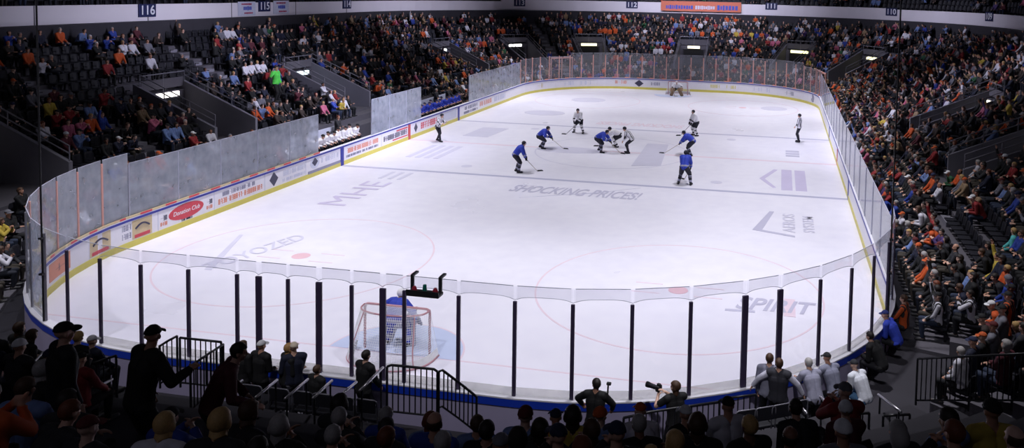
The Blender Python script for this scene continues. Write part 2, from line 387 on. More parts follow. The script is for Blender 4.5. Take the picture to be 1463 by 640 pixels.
# ------------------------------------------------------------------ dasher boards
boards = empty('dasher_boards', (0, -L, 0))
tag(boards, 'white rink boards with yellow kick plate and blue top rail around the ice', 'boards')
def bpart(mb, name, mt, **k):
    o = mb.build(name, mt, boards, **k); o.location = (0, L, 0); return o
bpart(MB().sweep([(.02, .0), (.02, 1.03), (.14, 1.03), (.14, .0)], 0, STOT, True), 'board_face', M['white_paint'])
bpart(MB().sweep([(.0, .002), (.0, .22), (.019, .22), (.019, .002)], 0, STOT, True), 'kick_plate', M['yellow'])
bpart(MB().sweep([(-.012, .965), (-.012, 1.045), (.019, 1.045), (.019, .965)], 0, STOT, True), 'top_rail', M['blue_deep'])
bpart(MB().sweep([(.0, 1.046), (.0, 1.075), (.19, 1.075), (.19, 1.046)], 0, STOT, True), 'sill', M['white_paint'])
bpart(MB().sweep([(.141, .88), (.141, 1.045), (.185, 1.045), (.185, .88)], 0, STOT, True), 'outer_rail', M['blue_cap'])
bpart(MB().sweep([(.141, .0), (.141, .87), (.165, .87), (.165, .0)], 0, STOT, True), 'outer_cladding', M['clad'])
def board_patch(name, s0, s1, z0, z1, mt, d=.012):
    return bpart(MB().sweep([(d, z0), (d, z1), (.0195, z1), (.0195, z0)], s0, s1), name, mt)
for y, mt in ((-7.8, 'blue_deep'), (0, 'red_line'), (7.8, 'blue_deep')):
    for sf in (s_left, s_right):
        a, b = sorted((sf(y-.15), sf(y+.15))); board_patch('line_stripe', a, b, .0, .96, M[mt], -.004)
def glyphs(name, s0, s1, z, h, mt, seed=1):
    """a line of small worn letters, as illegible as on the photograph"""
    rr = random.Random(seed); b = MB(); s = s0; w = h*.62
    while s+w < s1:
        def bar(a0, a1, z0, z1): b.sweep([(.010, z0), (.010, z1), (.0195, z1), (.0195, z0)], a0, a1, step=5)
        t = h*.16; k = rr.random()
        if k > .1:
            bar(s, s+t, z, z+h)
            if rr.random() < .6: bar(s+w*.75-t, s+w*.75, z, z+h)
            for zz in (z, z+h*.42, z+h-t):
                if rr.random() < .62: bar(s+t, s+w*.75-t, zz, zz+t)
        s += w
    b.sweep([(.0185, z+h*.48), (.0185, z+h*.52), (.0195, z+h*.52), (.0195, z+h*.48)], s0, max(s0+.05, s-w*.2), step=5)
    if b.v: bpart(b, name, mt)
def ellipse_patch(name, sc_, zc, rs, rz_, mt, d=.012):
    n = 28; vs = []; fs = []
    for dd in (d, .0195):
        for i in range(n):
            a = 2*PI*i/n; vs.append(pt(sc_+rs*math.cos(a), dd, zc+rz_*math.sin(a)))
    fs = [tuple(range(n)), tuple(range(2*n-1, n-1, -1))]+[(i, n+i, n+(i+1) % n, (i+1) % n) for i in range(n)]
    bpart(MB().add(vs, fs), name, mt)
def sl(u, v=None):
    """outline parameter of a point of the left boards, from where the photo shows it"""
    best = None
    for s in np.arange(CUM[5], CUM[7]+SARC*.62, .02):
        pu = proj(pt(s, .02, .6))[0]
        if best is None or abs(pu-u) < best[0]: best = (abs(pu-u), s)
    return best[1]
def rng(u0, u1): a, b = sl(u0), sl(u1); return min(a, b), max(a, b)
a, b = rng(70, 101); board_patch('advert_panel', a, b, .34, .9, M['orange_ad']); glyphs('advert_lettering', a+.1, b-.1, .5, .22, M['dark_ad'], 3)
for u0, u1 in ((128, 158), (189, 217)):
    a, b = rng(u0, u1); board_patch('advert_panel', a, b, .26, .93, M['tan_ad']); board_patch('advert_panel', a+.1, b-.1, .28, .4, M['red_ad'], .009)
    n = 9; q = [pt(a+(b-a)*(.15+.7*i/n), .006, .62+.14*math.sin(PI*i/n)) for i in range(n+1)]; bpart(MB().tube(q, .035, 6), 'advert_lettering', M['dark_ad'])
a, b = rng(160, 187); glyphs('advert_lettering', a, b, .66, .2, M['grey_ad'], 5); glyphs('advert_lettering', a, b, .36, .2, M['grey_ad'], 6)
a, b = rng(241, 291); ellipse_patch('advert_oval', (a+b)/2, .62, (b-a)/2, .3, M['red_ad'])
tx = link('advert_lettering', text_mesh('Donation Club', .3, .003, .2), M['sign_white'], boards, pt((a+b)/2, .008, .62+0)+np.array([0, L, 0])); tx.rotation_euler = (PI/2, 0, PI/2); tx.scale = ((b-a)*.8/1.9, .8, 1)
glyphs('advert_lettering', (a+b)/2-.3, (a+b)/2+.3, .25, .08, M['dark_ad'], 8)
for u in (233, 298): c = sl(u); glyphs('advert_lettering', c-.2, c+.22, .55, .18, M['dark_ad'], 9); glyphs('advert_lettering', c-.2, c+.22, .35, .14, M['orange_ad'], 10)
a, b = rng(309, 374); glyphs('advert_lettering', a+.5, b-.3, .66, .17, M['grey_ad'], 11); glyphs('advert_lettering', a, b, .36, .22, M['orange_ad'], 12)
def diamond(sc_, zc, rs, rz_, mt):
    vs = []
    for dd in (.010, .0195): vs += [pt(sc_-rs, dd, zc), pt(sc_, dd, zc-rz_), pt(sc_+rs, dd, zc), pt(sc_, dd, zc+rz_)]
    bpart(MB().add(vs, [(0, 1, 2, 3), (7, 6, 5, 4), (0, 4, 5, 1), (1, 5, 6, 2), (2, 6, 7, 3), (3, 7, 4, 0)]), 'advert_emblem', mt)
diamond(sl(391), .6, .32, .33, M['dark_ad'])
a, b = rng(402, 436); glyphs('advert_lettering', a, b, .58, .24, M['pale_ad'], 13); glyphs('advert_lettering', a, b, .32, .14, M['pale_ad'], 14)
diamond(sl(450), .72, .26, .22, M['dark_ad']); ellipse_patch('advert_emblem', sl(450), .66, .4, .26, M['pale_ad'], .015)
a, b = rng(458, 483); glyphs('advert_lettering', a, b, .55, .26, M['pale_ad'], 15)
a, b = rng(440, 486); board_patch('advert_panel', a, b, .2, .34, M['grey_ad'], -.003)
a, b = rng(494, 540); glyphs('advert_lettering', a, b, .55, .26, M['orange_ad'], 16); glyphs('advert_lettering', a, b, .33, .13, M['grey_ad'], 17)
a, b = rng(546, 582); board_patch('advert_panel', a, a+.9*(b-a)*.5, .78, .86, M['red_ad']); board_patch('advert_panel', a, a+(b-a)*.6, .3, .37, M['red_ad']); glyphs('advert_lettering', a+.1, b, .44, .3, M['dark_ad'], 18)
diamond(sl(594), .6, .25, .3, M['dark_ad']); a, b = rng(600, 624); glyphs('advert_lettering', a, b, .4, .4, M['red_ad'], 19)
a, b = rng(633, 652); board_patch('advert_panel', a, b, .34, .88, M['pale_ad'])
a, b = rng(662, 682); glyphs('advert_lettering', a, b, .58, .24, M['grey_ad'], 20); glyphs('advert_lettering', a, b, .3, .18, M['grey_ad'], 21)
a, b = rng(684, 702); glyphs('advert_lettering', a, b, .45, .34, M['orange_ad'], 22); a, b = rng(705, 722); glyphs('advert_lettering', a, b, .4, .4, M['pale_ad'], 23)
def sfar(u):
    best = None
    for s in np.arange(CUM[3], CUM[6]-.5, .03):
        pu = proj(pt(s, .02, .6))[0]
        if best is None or abs(pu-u) < best[0]: best = (abs(pu-u), s)
    return best[1]
for u0, u1, z, h, mt in ((728, 745, .4, .4, 'dark_ad'), (765, 778, .4, .4, 'tan_ad'), (805, 822, .4, .35, 'pale_ad'), (826, 844, .4, .35, 'pale_ad'), (878, 897, .5, .3, 'orange_ad'),
                         (928, 943, .45, .3, 'grey_ad'), (1013, 1028, .45, .3, 'yellow'), (1037, 1054, .45, .3, 'yellow'), (1075, 1100, .4, .35, 'pale_ad'), (1120, 1135, .4, .35, 'grey_ad')):
    a, b = sorted((sfar(u0), sfar(u1))); glyphs('advert_lettering', a, b, z, h, M[mt], int(u0))
diamond(sfar(913), .58, .45, .34, M['dark_ad']); ellipse_patch('advert_emblem', sfar(1161), .6, .5, .33, M['grey_ad'])
for u in (800, 1145): c = sfar(u); board_patch('door_seam', c-.03, c+.03, .22, .96, M['grey_ad'])
for u in (127, 226, 306, 378, 437, 545): c = sl(u); board_patch('panel_seam', c-.015, c+.015, .22, .96, M['pale_ad'])
s = s_left(-9.9)
while s < CUM[7]+SARC*.7: bpart(MB().sweep([(-.006, 1.078), (-.006, 1.155), (-.001, 1.155), (-.001, 1.078)], s, s+.55), 'sill_pad', M['red_ad']); s += 1.22
b = MB().sweep([(.0, 1.0755), (.0, 1.15), (.05, 1.15), (.05, 1.0755)], s_left(-9.9), CUM[7]+SARC*.7); bpart(b, 'sill_lip', M['tan_ad'])
s = CUM[3]+1
while s < CUM[6]-1: bpart(MB().sweep([(-.006, 1.078), (-.006, 1.16), (.05, 1.16), (.05, 1.078)], s, s+.4), 'sill_pad', M['orange_ad']); s += 1.22

# ------------------------------------------------------------------ glass above the boards
def s_near(u):
    best = None
    for s in np.arange(-(SA+SARC*.72), SA+SARC*.93, .01):
        pu = proj(pt(s, .08, 1.075))[0]
        if best is None or abs(pu-u) < best[0]: best = (abs(pu-u), s)
    return best[1]
GP = []
def glass_panel(s0, s1, z1, gm, label, post=0, post_mat='post', pz=None, strip=False, z0=1.076, group=None, prev=.03):
    p0, p1 = pt(s0+prev/2+.004, .08), pt(s1-post/2-.004, .08); mid = (p0+p1)/2; dx, dy = (p1-p0)[:2]; ln = math.hypot(dx, dy); rz = math.atan2(dy, dx)
    o = empty('glass_panel', (mid[0], mid[1], z0), rz); tag(o, label, 'glass', group)
    pane = MB().box((0, 0, (z1-z0)/2), (ln, .013, z1-z0)).build('pane', M[gm], o)
    MB().box((0, 0, z1-z0+.006), (ln, .018, .012)).build('pane_edge', M['edge'], o)
    if strip:
        h = (z1-z0); zb = 2.06; n = 10; vs = []; fs = []; e0, e1 = prev/2+.003, post/2+.003
        for i in range(n+1):
            x = -ln/2-e0+(ln+e0+e1)*i/n; zz = zb+.07*(1-(2*i/n-1)**4)
            vs += [(x, -.012, zz), (x, -.012, h), (x, -.017, h), (x, -.017, zz)]
        for i in range(n):
            k = 4*i; fs += [(k, k+4, k+5, k+1), (k+3, k+2, k+6, k+7), (k, k+3, k+7, k+4)]
        MB().add(vs, fs).build('upper_pane', M['glass_strip'], o); MB().box((0, .012, .09), (ln, .008, .18)).build('base_strip', M['glass_base'], o)
        MB().tube([(vs[4*i][0], -.0145, vs[4*i][2]) for i in range(n+1)], .006, 5).build('strip_edge', M['edge'], o)
    if post:
        MB().box((ln/2+post/2, .0, ((pz or z1)-z0)/2), (post, .06, (pz or z1)-z0), ch=.012).build('post', M[post_mat], o)
    return o
U_POST = [65.9, 97.9, 144.9, 203.4, 270.8, 340, 370.5, 412, 456.2, 502.5, 546.6, 577.5, 654.4, 734.4, 816.9, 901.3, 983.8, 1061.3, 1111, 1168, 1212.8, 1244.7, 1266]
WIDE = {456.2, 1061.3, 1111, 370.5, 546.6}
S_POST = [s_near(u) for u in U_POST]
# inside of the near left corner, then the end glass, then the near right corner
sl0 = CUM[7]-STOT
nfill = max(1, round((S_POST[0]-sl0)/1.25)); sp = [sl0+(S_POST[0]-sl0)*i/nfill for i in range(nfill)]+S_POST
nR = max(1, round((CUM[2]-S_POST[-1])/1.25)); sp += [S_POST[-1]+(CUM[2]-S_POST[-1])*(i+1)/nR for i in range(nR)]
for i in range(len(sp)-1):
    s0, s1 = sp[i], sp[i+1]
    near_side = s0 >= S_POST[0]-1e-6 and s1 <= S_POST[-1]+1e-6
    wide = near_side and any(abs(s1-s_near(u)) < 1e-6 for u in WIDE)
    frac = (s0-sl0)
    if i < nfill: lab = 'scuffed tall glass pane with painted glare in near left corner, %s from the side glass' % ordinal(i+1); gm = 'glass_side'
    elif near_side: lab = 'clear glass pane of the near end, %s from the left corner' % ordinal(i-nfill+1); gm = 'glass'
    else: lab = 'glass pane with painted glare in the near right corner, %s from the end glass' % ordinal(i-nfill-len(S_POST)+2); gm = 'glass_right_glare'
    glass_panel(s0, s1, 3.42, gm, lab, .14 if wide else .082, 'greyrail' if nfill-4 < i < nfill else 'post' if i < nfill else 'post_shaded', 3.10 if i >= nfill else 3.3, near_side and s0 > S_POST[2]-1e-6, prev=.14 if (near_side and any(abs(s0-s_near(u)) < 1e-6 for u in WIDE)) else .082)
def side_run(sf, y0, y1, n, z1, gm, lab):
    for i in range(n):
        a, b = sorted((sf(y0+(y1-y0)*i/n), sf(y0+(y1-y0)*(i+1)/n)))
        glass_panel(a, b, z1, gm, lab % ordinal(i+1), .014, 'edge', z1-.02, prev=.014)
side_run(s_left, -21.85, -9.9, 5, 3.05, 'glass_side', 'hazy left glass pane before the white bench, %s from near corner')
side_run(s_left, -4.6, 1.8, 3, 3.12, 'glass_side', 'hazy left glass pane between the two benches, %s from white bench')
side_run(s_left, 9.9, 21.85, 5, 3.05, 'glass_side', 'hazy left glass pane beyond the blue bench, %s from that bench')
side_run(s_right, -21.85, 21.85, 18, 3.0, 'glass_right_glare', 'right side glass pane with painted ice glare, %s from the near corner')
nf = 30
for i in range(nf):
    a = CUM[3]+(CUM[6]-CUM[3])*i/nf; b = CUM[3]+(CUM[6]-CUM[3])*(i+1)/nf
    glass_panel(a, b, 3.5 if 3 < i < 24 else 3.2, 'glass_far', 'far glass pane with salmon post, %s from the right corner' % ordinal(i+1), .09, 'post', 3.3, prev=.09)
for u0, u1 in ((790, 820), (1160, 1184)):
    a, b = sorted((sfar(u0), sfar(u1))); o = empty('gate_frame', pt((a+b)/2, .3, 0)); n = PN((a+b)/2)[1]; o.rotation_euler = (0, 0, math.atan2(n[0], -n[1])+PI)
    tag(o, 'salmon metal door frame behind the far glass, %s' % ('left of the far goal' if u0 < 900 else 'in the far right corner'), 'frame'); w = (b-a)
    MB().box((0, 0, 3.05), (w+.1, .1, .14), ch=.02).build('lintel', M['post'], o)
    for x in (-w/2, 0, w/2): MB().box((x, 0, 1.49), (.1, .1, 2.98), ch=.02).build('upright', M['post'], o)
# goal light bracket on the near glass
q0, q1 = at_y(588, 413, -L-.1), at_y(634, 419, -L-.1)
o = empty('goal_light', ((q0[0]+q1[0])/2, -L-.16, 3.0)); tag(o, 'black bracket with red and green goal lamps hung on top of the near glass', 'goal light')
gw = q1[0]-q0[0]; gz = (q0[2]+q1[2])/2-3.0
MB().box((0, -.08, gz), (gw, .26, .07), ch=.015).box((0, -.2, gz+.06), (gw, .02, .08)).build('tray', M['rail'], o)
for x in (-gw/2+.05, gw/2-.05): MB().box((x, .0, gz+.18), (.07, .06, .36), ch=.01).box((x, .13, gz+.34), (.07, .2, .04)).build('upright', M['rail'], o)
for x in (-gw/2+.13, gw/2-.13): MB().tube([(x, -.08, gz+.035), (x, -.08, gz+.1), (x, -.08, gz+.14)], .07, 14, r2=.03).build('red_lamp', M['red_lamp'], o)
MB().tube([(0, -.08, gz+.035), (0, -.08, gz+.15), (0, -.08, gz+.19)], .05, 14, r2=.035).build('green_lamp', M['green_lamp'], o)
# cables that hold the netting at the two ends of the near glass
for u, v, lab in ((64, 300, 'dark netting pole rising from the glass of the near left corner'), (1271, 340, 'dark netting pole rising from the glass of the near right corner')):
    s = S_POST[0] if u < 700 else S_POST[-1]; p = pt(s, .13, 1.08)
    o = empty('netting_pole', p); tag(o, lab, 'pole')
    MB().tube([(0, 0, 0), (0, 0, 5), (0, 0, 17.9)], .022, 10).build('pole', M['rail'], o)
    for z in (1.2, 2.1): MB().box((0, -.02, z), (.1, .1, .05), ch=.01).build('clamp', M['rail'], o)

# ------------------------------------------------------------------ seating bowl
RD, RH, D0, Z0, NK = .85, .36, .8, .30, 16
def rowD(k): return D0+RD*k
def rowZ(k): return Z0+RH*k
ND0, NZ0, NNK = 2.4, 1.5, 10
sR0 = CUM[1]+SARC*.57; sRC = CUM[1]+SARC*.82; sL1 = CUM[7]+SARC*.45
nS0 = CUM[7]+SARC*.47; nS1 = STOT+CUM[1]+SARC*.47
WALK = .2
def stretch(s, D):
    s = s % STOT; i = int(np.searchsorted(CUM, s, side='right')-1)
    return 1+D/R if i in (1, 3, 5, 7) else 1.0
VOM_XY = [(-21.4, -21.7), (-21.4, -10.5), (-21.5, 1.3), (-21.5, 23.6), (-17.9, 33.2), (-11, 38.4), (.54, 39.6), (12.0, 38.1), (18.8, 32.2), (21.3, 1.0), (21.3, -10.0)]
VOMS = []
for x, y in VOM_XY:
    s, D = sD(x, y); VOMS.append((s, 1.55/stretch(s, 7)))
VOMS.sort()
KV = 4; DV0, DV1, ZV = rowD(KV), rowD(9)+.0, 1.5
def prof_rows(k0, k1, kfun=None):
    p = [(rowD(k0), WALK-.3)]
    for k in range(k0, k1): p += [(rowD(k), rowZ(k)), (rowD(k+1), rowZ(k))]
    p += [(rowD(k1), WALK-.3)]; return p
def prof_vom():
    p = [(rowD(0), WALK-.3)]
    for k in range(0, KV): p += [(rowD(k), rowZ(k)), (rowD(k+1), rowZ(k))]
    p += [(DV0, ZV), (DV1, ZV)]
    for k in range(10, NK): p += [(rowD(k)-(RD if k == 10 else 0), rowZ(k)), (rowD(k+1), rowZ(k))]
    p += [(rowD(NK), WALK-.3)]; return p
BENCH = (s_left(10.2), s_left(-10.2))
def terrace(name, s0, s1):
    cuts = [s0]+[x for v, h in VOMS for x in (v-h, v+h) if s0 < x < s1]+[x for x in BENCH+(sRC,) if s0 < x < s1]+[s1]
    cuts.sort(); b = MB(); bd = MB()
    for a, c in zip(cuts, cuts[1:]):
        mdl = (a+c)/2
        if any(abs(mdl-v) < h for v, h in VOMS):
            p = prof_vom()
            if BENCH[0] < mdl < BENCH[1]: p = [q for q in p if q[0] > rowD(2)-1e-6]; p = [(rowD(2), WALK-.3)]+p
            b.sweep(p, a, c)
        else: b.sweep(prof_rows(2 if BENCH[0] < mdl < BENCH[1] or mdl < sRC else 0, NK), a, c)
    return b.build(name, M['concrete'], kind='structure')
terrace('floor_stand_right', sR0, CUM[3]); terrace('floor_stand_far', CUM[3], CUM[6]); terrace('floor_stand_left', CUM[6], sL1)
p = [(ND0, WALK-.3)]
for k in range(NNK): p += [(ND0+RD*k, NZ0+RH*k), (ND0+RD*(k+1), NZ0+RH*k)]
p += [(ND0+RD*NNK, WALK-.3)]
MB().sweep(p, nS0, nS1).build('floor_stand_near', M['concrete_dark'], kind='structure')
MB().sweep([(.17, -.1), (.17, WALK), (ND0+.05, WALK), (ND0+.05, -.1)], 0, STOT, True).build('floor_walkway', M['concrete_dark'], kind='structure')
MB().sweep([(2.0, -.12), (2.0, WALK-.02), (10, WALK-.02), (10, -.12)], CUM[1]+SARC*.46, CUM[1]+SARC*.58).build('floor_aisle_near', M['concrete'], kind='structure')
# fascia of the upper deck and what little of that deck shows
def pieces(name, prof, s0, s1, mt, n):
    o = None
    for i in range(n): o = MB().sweep(prof, s0+(s1-s0)*i/n, s0+(s1-s0)*(i+1)/n).build(name, mt, kind='structure')
    return o
def fascia(name, s0, s1, D, z0, z1):
    f = pieces(name, [(D, z0), (D, z1), (D+.25, z1), (D+.25, z0)], s0, s1, M['fascia'], 14)
    b = MB(); s = s0+3
    while s < s1: b.add([pt(s-.03, D-.012, z0), pt(s+.03, D-.012, z0), pt(s+.03, D-.012, z1), pt(s-.03, D-.012, z1), pt(s-.03, D, z0), pt(s+.03, D, z0), pt(s+.03, D, z1), pt(s-.03, D, z1)],
                        [(0, 1, 2, 3), (0, 4, 5, 1), (1, 5, 6, 2), (2, 6, 7, 3), (3, 7, 4, 0)]); s += 7.5
    b.build('panel_joint', M['concrete'], f)
    return f
FD = 15.0
fz0, fz1 = 6.85, 8.12
fR = fascia('wall_right', sR0-3, CUM[3]+SARC*.5, FD, 7.05, 8.3); fF = fascia('wall_far', CUM[3]+SARC*.5, CUM[5]+SARC*.5, FD, 7.15, 8.4); fL = fascia('wall_left', CUM[5]+SARC*.5, sL1+1, FD, 6.92, 8.2)
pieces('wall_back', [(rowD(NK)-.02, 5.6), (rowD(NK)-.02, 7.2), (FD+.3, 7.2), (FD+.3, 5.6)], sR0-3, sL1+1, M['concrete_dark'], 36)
UK = 7
p = [(FD+.3, 7.6)]
for k in range(UK): p += [(FD+.3+.8*k, 8.05+.45*k), (FD+.3+.8*(k+1), 8.05+.45*k)]
p += [(FD+.3+.8*UK, 7.6)]
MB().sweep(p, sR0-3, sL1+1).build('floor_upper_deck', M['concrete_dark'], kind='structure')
MB().sweep([(FD+.3+.8*UK, 7.6), (FD+.3+.8*UK, 20), (FD+.6+.8*UK, 20), (FD+.6+.8*UK, 7.6)], sR0-3, sL1+1).build('wall_upper', M['ceil'], kind='structure')
MB().box((0, 0, 20.1), (92, 130, .2)).build('ceiling', M['ceil'], kind='structure')
# vomitories: dark doorways with a lit box above, and parapets beside them
def radial_wall(b, s, th, D_0, D_1, zlo, top):
    st = stretch(s, (D_0+D_1)/2); h = th/2/st; n = 6; vs = []
    prof = [(D_0, zlo)]+[(D_0+(D_1-D_0)*i/n, top(D_0+(D_1-D_0)*i/n)) for i in range(n+1)]+[(D_1, zlo)]
    k = len(prof)
    for ss in (s-h, s+h): vs += [pt(ss, D, z) for D, z in prof]
    b.add(vs, [tuple(range(k)), tuple(range(2*k-1, k-1, -1))]+[(i, k+i, k+(i+1) % k, (i+1) % k) for i in range(k)])
def slope(D): return Z0+(D-D0)*RH/RD+.2
LAMP_COL = {0: ((1, .97, .9), 6)}
vom_names = {}
def where(s):
    x, y = pt(s, 0)[:2]
    return 'left stand' if CUM[6] <= s % STOT < CUM[7] else 'right stand' if CUM[2] <= s % STOT < CUM[3] else 'far stand'
cols = [(1, .93, .75), (1, .93, .75), (1, .95, .5), (1, .95, .45), (1, .9, .6), (1, .93, .5), (1, .97, .92), (.9, .95, 1), (.78, 1, .95), (1, .93, .85), (1, .93, .85)]
lamp_lab = ['pale lamp box over the nearer doorway in the right stand', 'pale lamp box over the middle doorway in the right stand', 'pale lamp box over the doorway of the far right corner',
            'long bright yellow lamp box over the doorway right of the far goal', 'short yellow lamp box over the doorway above the far goal', 'long yellow lamp box over the doorway left of the far goal',
            'white lamp box over the doorway in the far left corner', 'small bluish white lamp box over the farthest doorway of the left stand', 'greenish white lamp box over the middle doorway of the left stand',
            'warm white tilted lamp box over the near doorway of the left stand', 'lamp box over the nearest doorway of the left stand']
door_lab = ['nearer doorway of the right stand', 'middle doorway of the right stand', 'doorway of the far right corner', 'doorway right of the far goal', 'doorway above the far goal', 'doorway left of the far goal', 'doorway in the far left corner', 'farthest doorway of the left stand', 'middle doorway of the left stand', 'near lit doorway of the left stand', 'unlit doorway at left picture edge']
for i, (s, h) in enumerate(VOMS):
    n = PN(s)[1]; rz = math.atan2(-n[0], n[1])
    d = empty('door_%d' % (i+1), pt(s, DV1-.02, ZV), rz); d['kind'] = 'structure'
    MB().box((0, -.02, 1.0), (2.1, .06, 2.0)).build('opening_shade', M['black'], d)  # flat black sheet, painted darkness of the unlit passage
    MB().box((-1.12, -.05, 1.02), (.14, .12, 2.04), ch=.01).box((1.12, -.05, 1.02), (.14, .12, 2.04), ch=.01).build('door_frame', M['concrete_dark'], d)
    b = MB()
    for sd in (-1, 1): radial_wall(b, s+sd*(h-.02), .18, DV0+.05, DV1+.4, ZV-.4, lambda D: slope(D)+.55)
    b.build('wall_vomitory', M['parapet'], kind='structure')
    # rails above the parapets and over the doorway
    for sd in (-1, 1):
        o = empty('guard_rail', pt(s+sd*(h-.02), DV0+.1, slope(DV0)+.5)); bs = np.array(o.location)
        tag(o, 'grey rail on the %s parapet, %s' % ('nearer' if (sd < 0) == (i < 5) else 'farther', door_lab[i]), 'rail')
        for dz in (.3, .6): MB().tube([pt(s+sd*(h-.02), DV0+.1+(DV1-DV0)*t/6, slope(DV0+.1+(DV1-DV0)*t/6)+.55+dz)-bs for t in range(7)], .028, 7).build('bar', M['greyrail'], o)
        for t in (0, 2, 4, 6):
            D = DV0+.1+(DV1-DV0)*t/6; MB().tube([pt(s+sd*(h-.02), D, slope(D)+.5)-bs, pt(s+sd*(h-.02), D, slope(D)+1.16)-bs], .024, 7).build('baluster', M['greyrail'], o)
    o = empty('guard_rail', pt(s, DV1+.08, rowZ(10)), rz); tag(o, 'grey guard rail over the lamp box, '+door_lab[i], 'rail')
    MB().tube([(-1.5, 0, .95), (0, 0, .95), (1.5, 0, .95)], .03, 7).build('bar', M['greyrail'], o)
    for x in (-1.5, 0, 1.5): MB().tube([(x, 0, 0), (x, 0, .95)], .024, 7).build('baluster', M['greyrail'], o)
    MB().box((0, 0, .42), (2.9, .03, .5)).build('infill_panel', M['concrete'], o)
    c = cols[i]; w = (1.2, 1.2, 1.3, 1.9, 1.3, 1.7, 1.5, 1.0, 1.3, 1.5, 1.3)[i]
    o = empty('lamp_box', pt(s, DV1-.14, ZV+2.12), rz); tag(o, lamp_lab[i], 'lamp')
    MB().box((0, .05, .13), (w+.06, .1, .32), ch=.01).build('housing', M['greyrail'], o)
    MB().box((0, -.06, .13), (w, .12, .26), ch=.02).build('diffuser', mat('lamp_glow', (.8, .8, .8), .5, emit=c, es=(.35 if i in (0, 10) else 1.0)*2.2), o)
# stairs in the aisles
AISLES = [s_right(-14.6), s_right(-4.5), s_right(5.5), s_right(11), s_right(17), CUM[3]+SARC*.33, CUM[5]+SARC*.42,
          s_left(16), s_left(7), s_left(-4.6), s_left(-15.5), s_left(-21.0)+2.6]
for s in AISLES:
    b = MB(); st = stretch(s, 7); hw = .55
    for k in range(1, NK):
        if BENCH[0] < s < BENCH[1] and k < 3: continue
        n = PN(s)[1]; rz = math.atan2(-n[0], n[1]); c = pt(s, rowD(k)-.2, rowZ(k-1)+RH/4)
        b.box(c, (1.1, .4, RH/2), rz)
    b.build('floor_stairs', M['parapet'], kind='structure')
# section numbers and banners on the fascia
def fascia_s(u, D, lo, hi, z=7.6):
    best = None
    for s in np.arange(lo, hi, .05):
        pu = proj(pt(s, D, z))[0]
        if best is None or abs(pu-u) < best[0]: best = (abs(pu-u), s)
    return best[1]
def on_wall(name, s, D, z, label, cat):
    n = PN(s)[1]; o = empty(name, pt(s, D, z), math.atan2(-n[0], n[1])); tag(o, label, cat); return o
SIGNS = [(209, 15, '116', 'leftmost, large at upper left'), (377, 9, '115', 'between two pale banners'), (495, 6, '114', 'right of the pale banners'), (742, 4, '113', 'high above the far left corner'), (903, 7, '112', 'left of the orange banner'), (1101, 9, '111', 'right of the orange banner'), (1273, 17, '110', 'second from the right end'), (1414, 24, '109', 'rightmost of all')]
for u, v, t, w in SIGNS:
    s = fascia_s(u, FD, CUM[2]-4, CUM[7]+4); ds = np.linalg.norm(pt(s, FD, 7.8)-CAM)
    best = min(np.arange(7.2, 8.4, .02), key=lambda z: abs(proj(pt(s, FD, z))[1]-v))
    o = on_wall('section_sign', s, FD-.02, best, 'navy section sign with pale number on the fascia, '+w, 'sign')
    sw = 1.35
    MB().box((0, -.02, 0), (sw, .05, .78), ch=.01).build('plate', M['sign'], o)
    x = link('number', text_mesh(t, .78, .008, 0, .012), M['sign_white'], o, (0, -.055, 0)); x.rotation_euler = (PI/2, 0, 0)
def strokes(o, x0, x1, z, h, mt, seed):
    rr = random.Random(seed); b = MB(); x = x0
    while x < x1:
        w = h*rr.uniform(.3, .7); b.box((x+w/2, -.035, z), (w*.75, .008, h*rr.uniform(.7, 1)), rr.uniform(0, .01)); x += w
    b.build('banner_lettering', mt, o)
for u, v, lab in ((352, 12, 'pale banner with red and blue lettering left of the 115 sign'), (401, 10, 'pale banner with red and blue lettering right of the 115 sign')):
    s = fascia_s(u, FD, CUM[5], CUM[7]); z = min(np.arange(7.2, 8.4, .02), key=lambda z: abs(proj(pt(s, FD, z))[1]-v))
    o = on_wall('banner', s, FD-.02, z-.02, lab, 'banner'); MB().box((0, -.015, 0), (1.9, .03, 1.0), ch=.005).build('sheet', M['pale_ad'], o)
    strokes(o, -.6, .5, .32, .13, M['red_txt'], u); strokes(o, -.4, .4, .02, .3, M['blue_txt'], u+1); strokes(o, -.3, .6, -.32, .12, M['red_txt'], u+2)
s0 = fascia_s(950, FD, CUM[3], CUM[6]); s1 = fascia_s(1064, FD, CUM[3], CUM[6]); s = (s0+s1)/2
z = min(np.arange(7.2, 8.4, .02), key=lambda z: abs(proj(pt(s, FD, z))[1]-9))
wd = np.linalg.norm(pt(s0, FD)-pt(s1, FD))
o = on_wall('banner', s, FD-.3, z-.02, 'long orange banner with pale and blue lettering on the far fascia', 'banner'); MB().box((0, -.015, 0), (wd, .03, 1.15), ch=.005).build('sheet', M['orange'], o)
strokes(o, -wd*.44, -wd*.1, -.12, .5, M['blue_txt'], 4); strokes(o, -wd*.07, wd*.16, -.12, .45, M['pale_ad'], 5); strokes(o, wd*.2, wd*.46, -.1, .62, M['blue_txt'], 6)

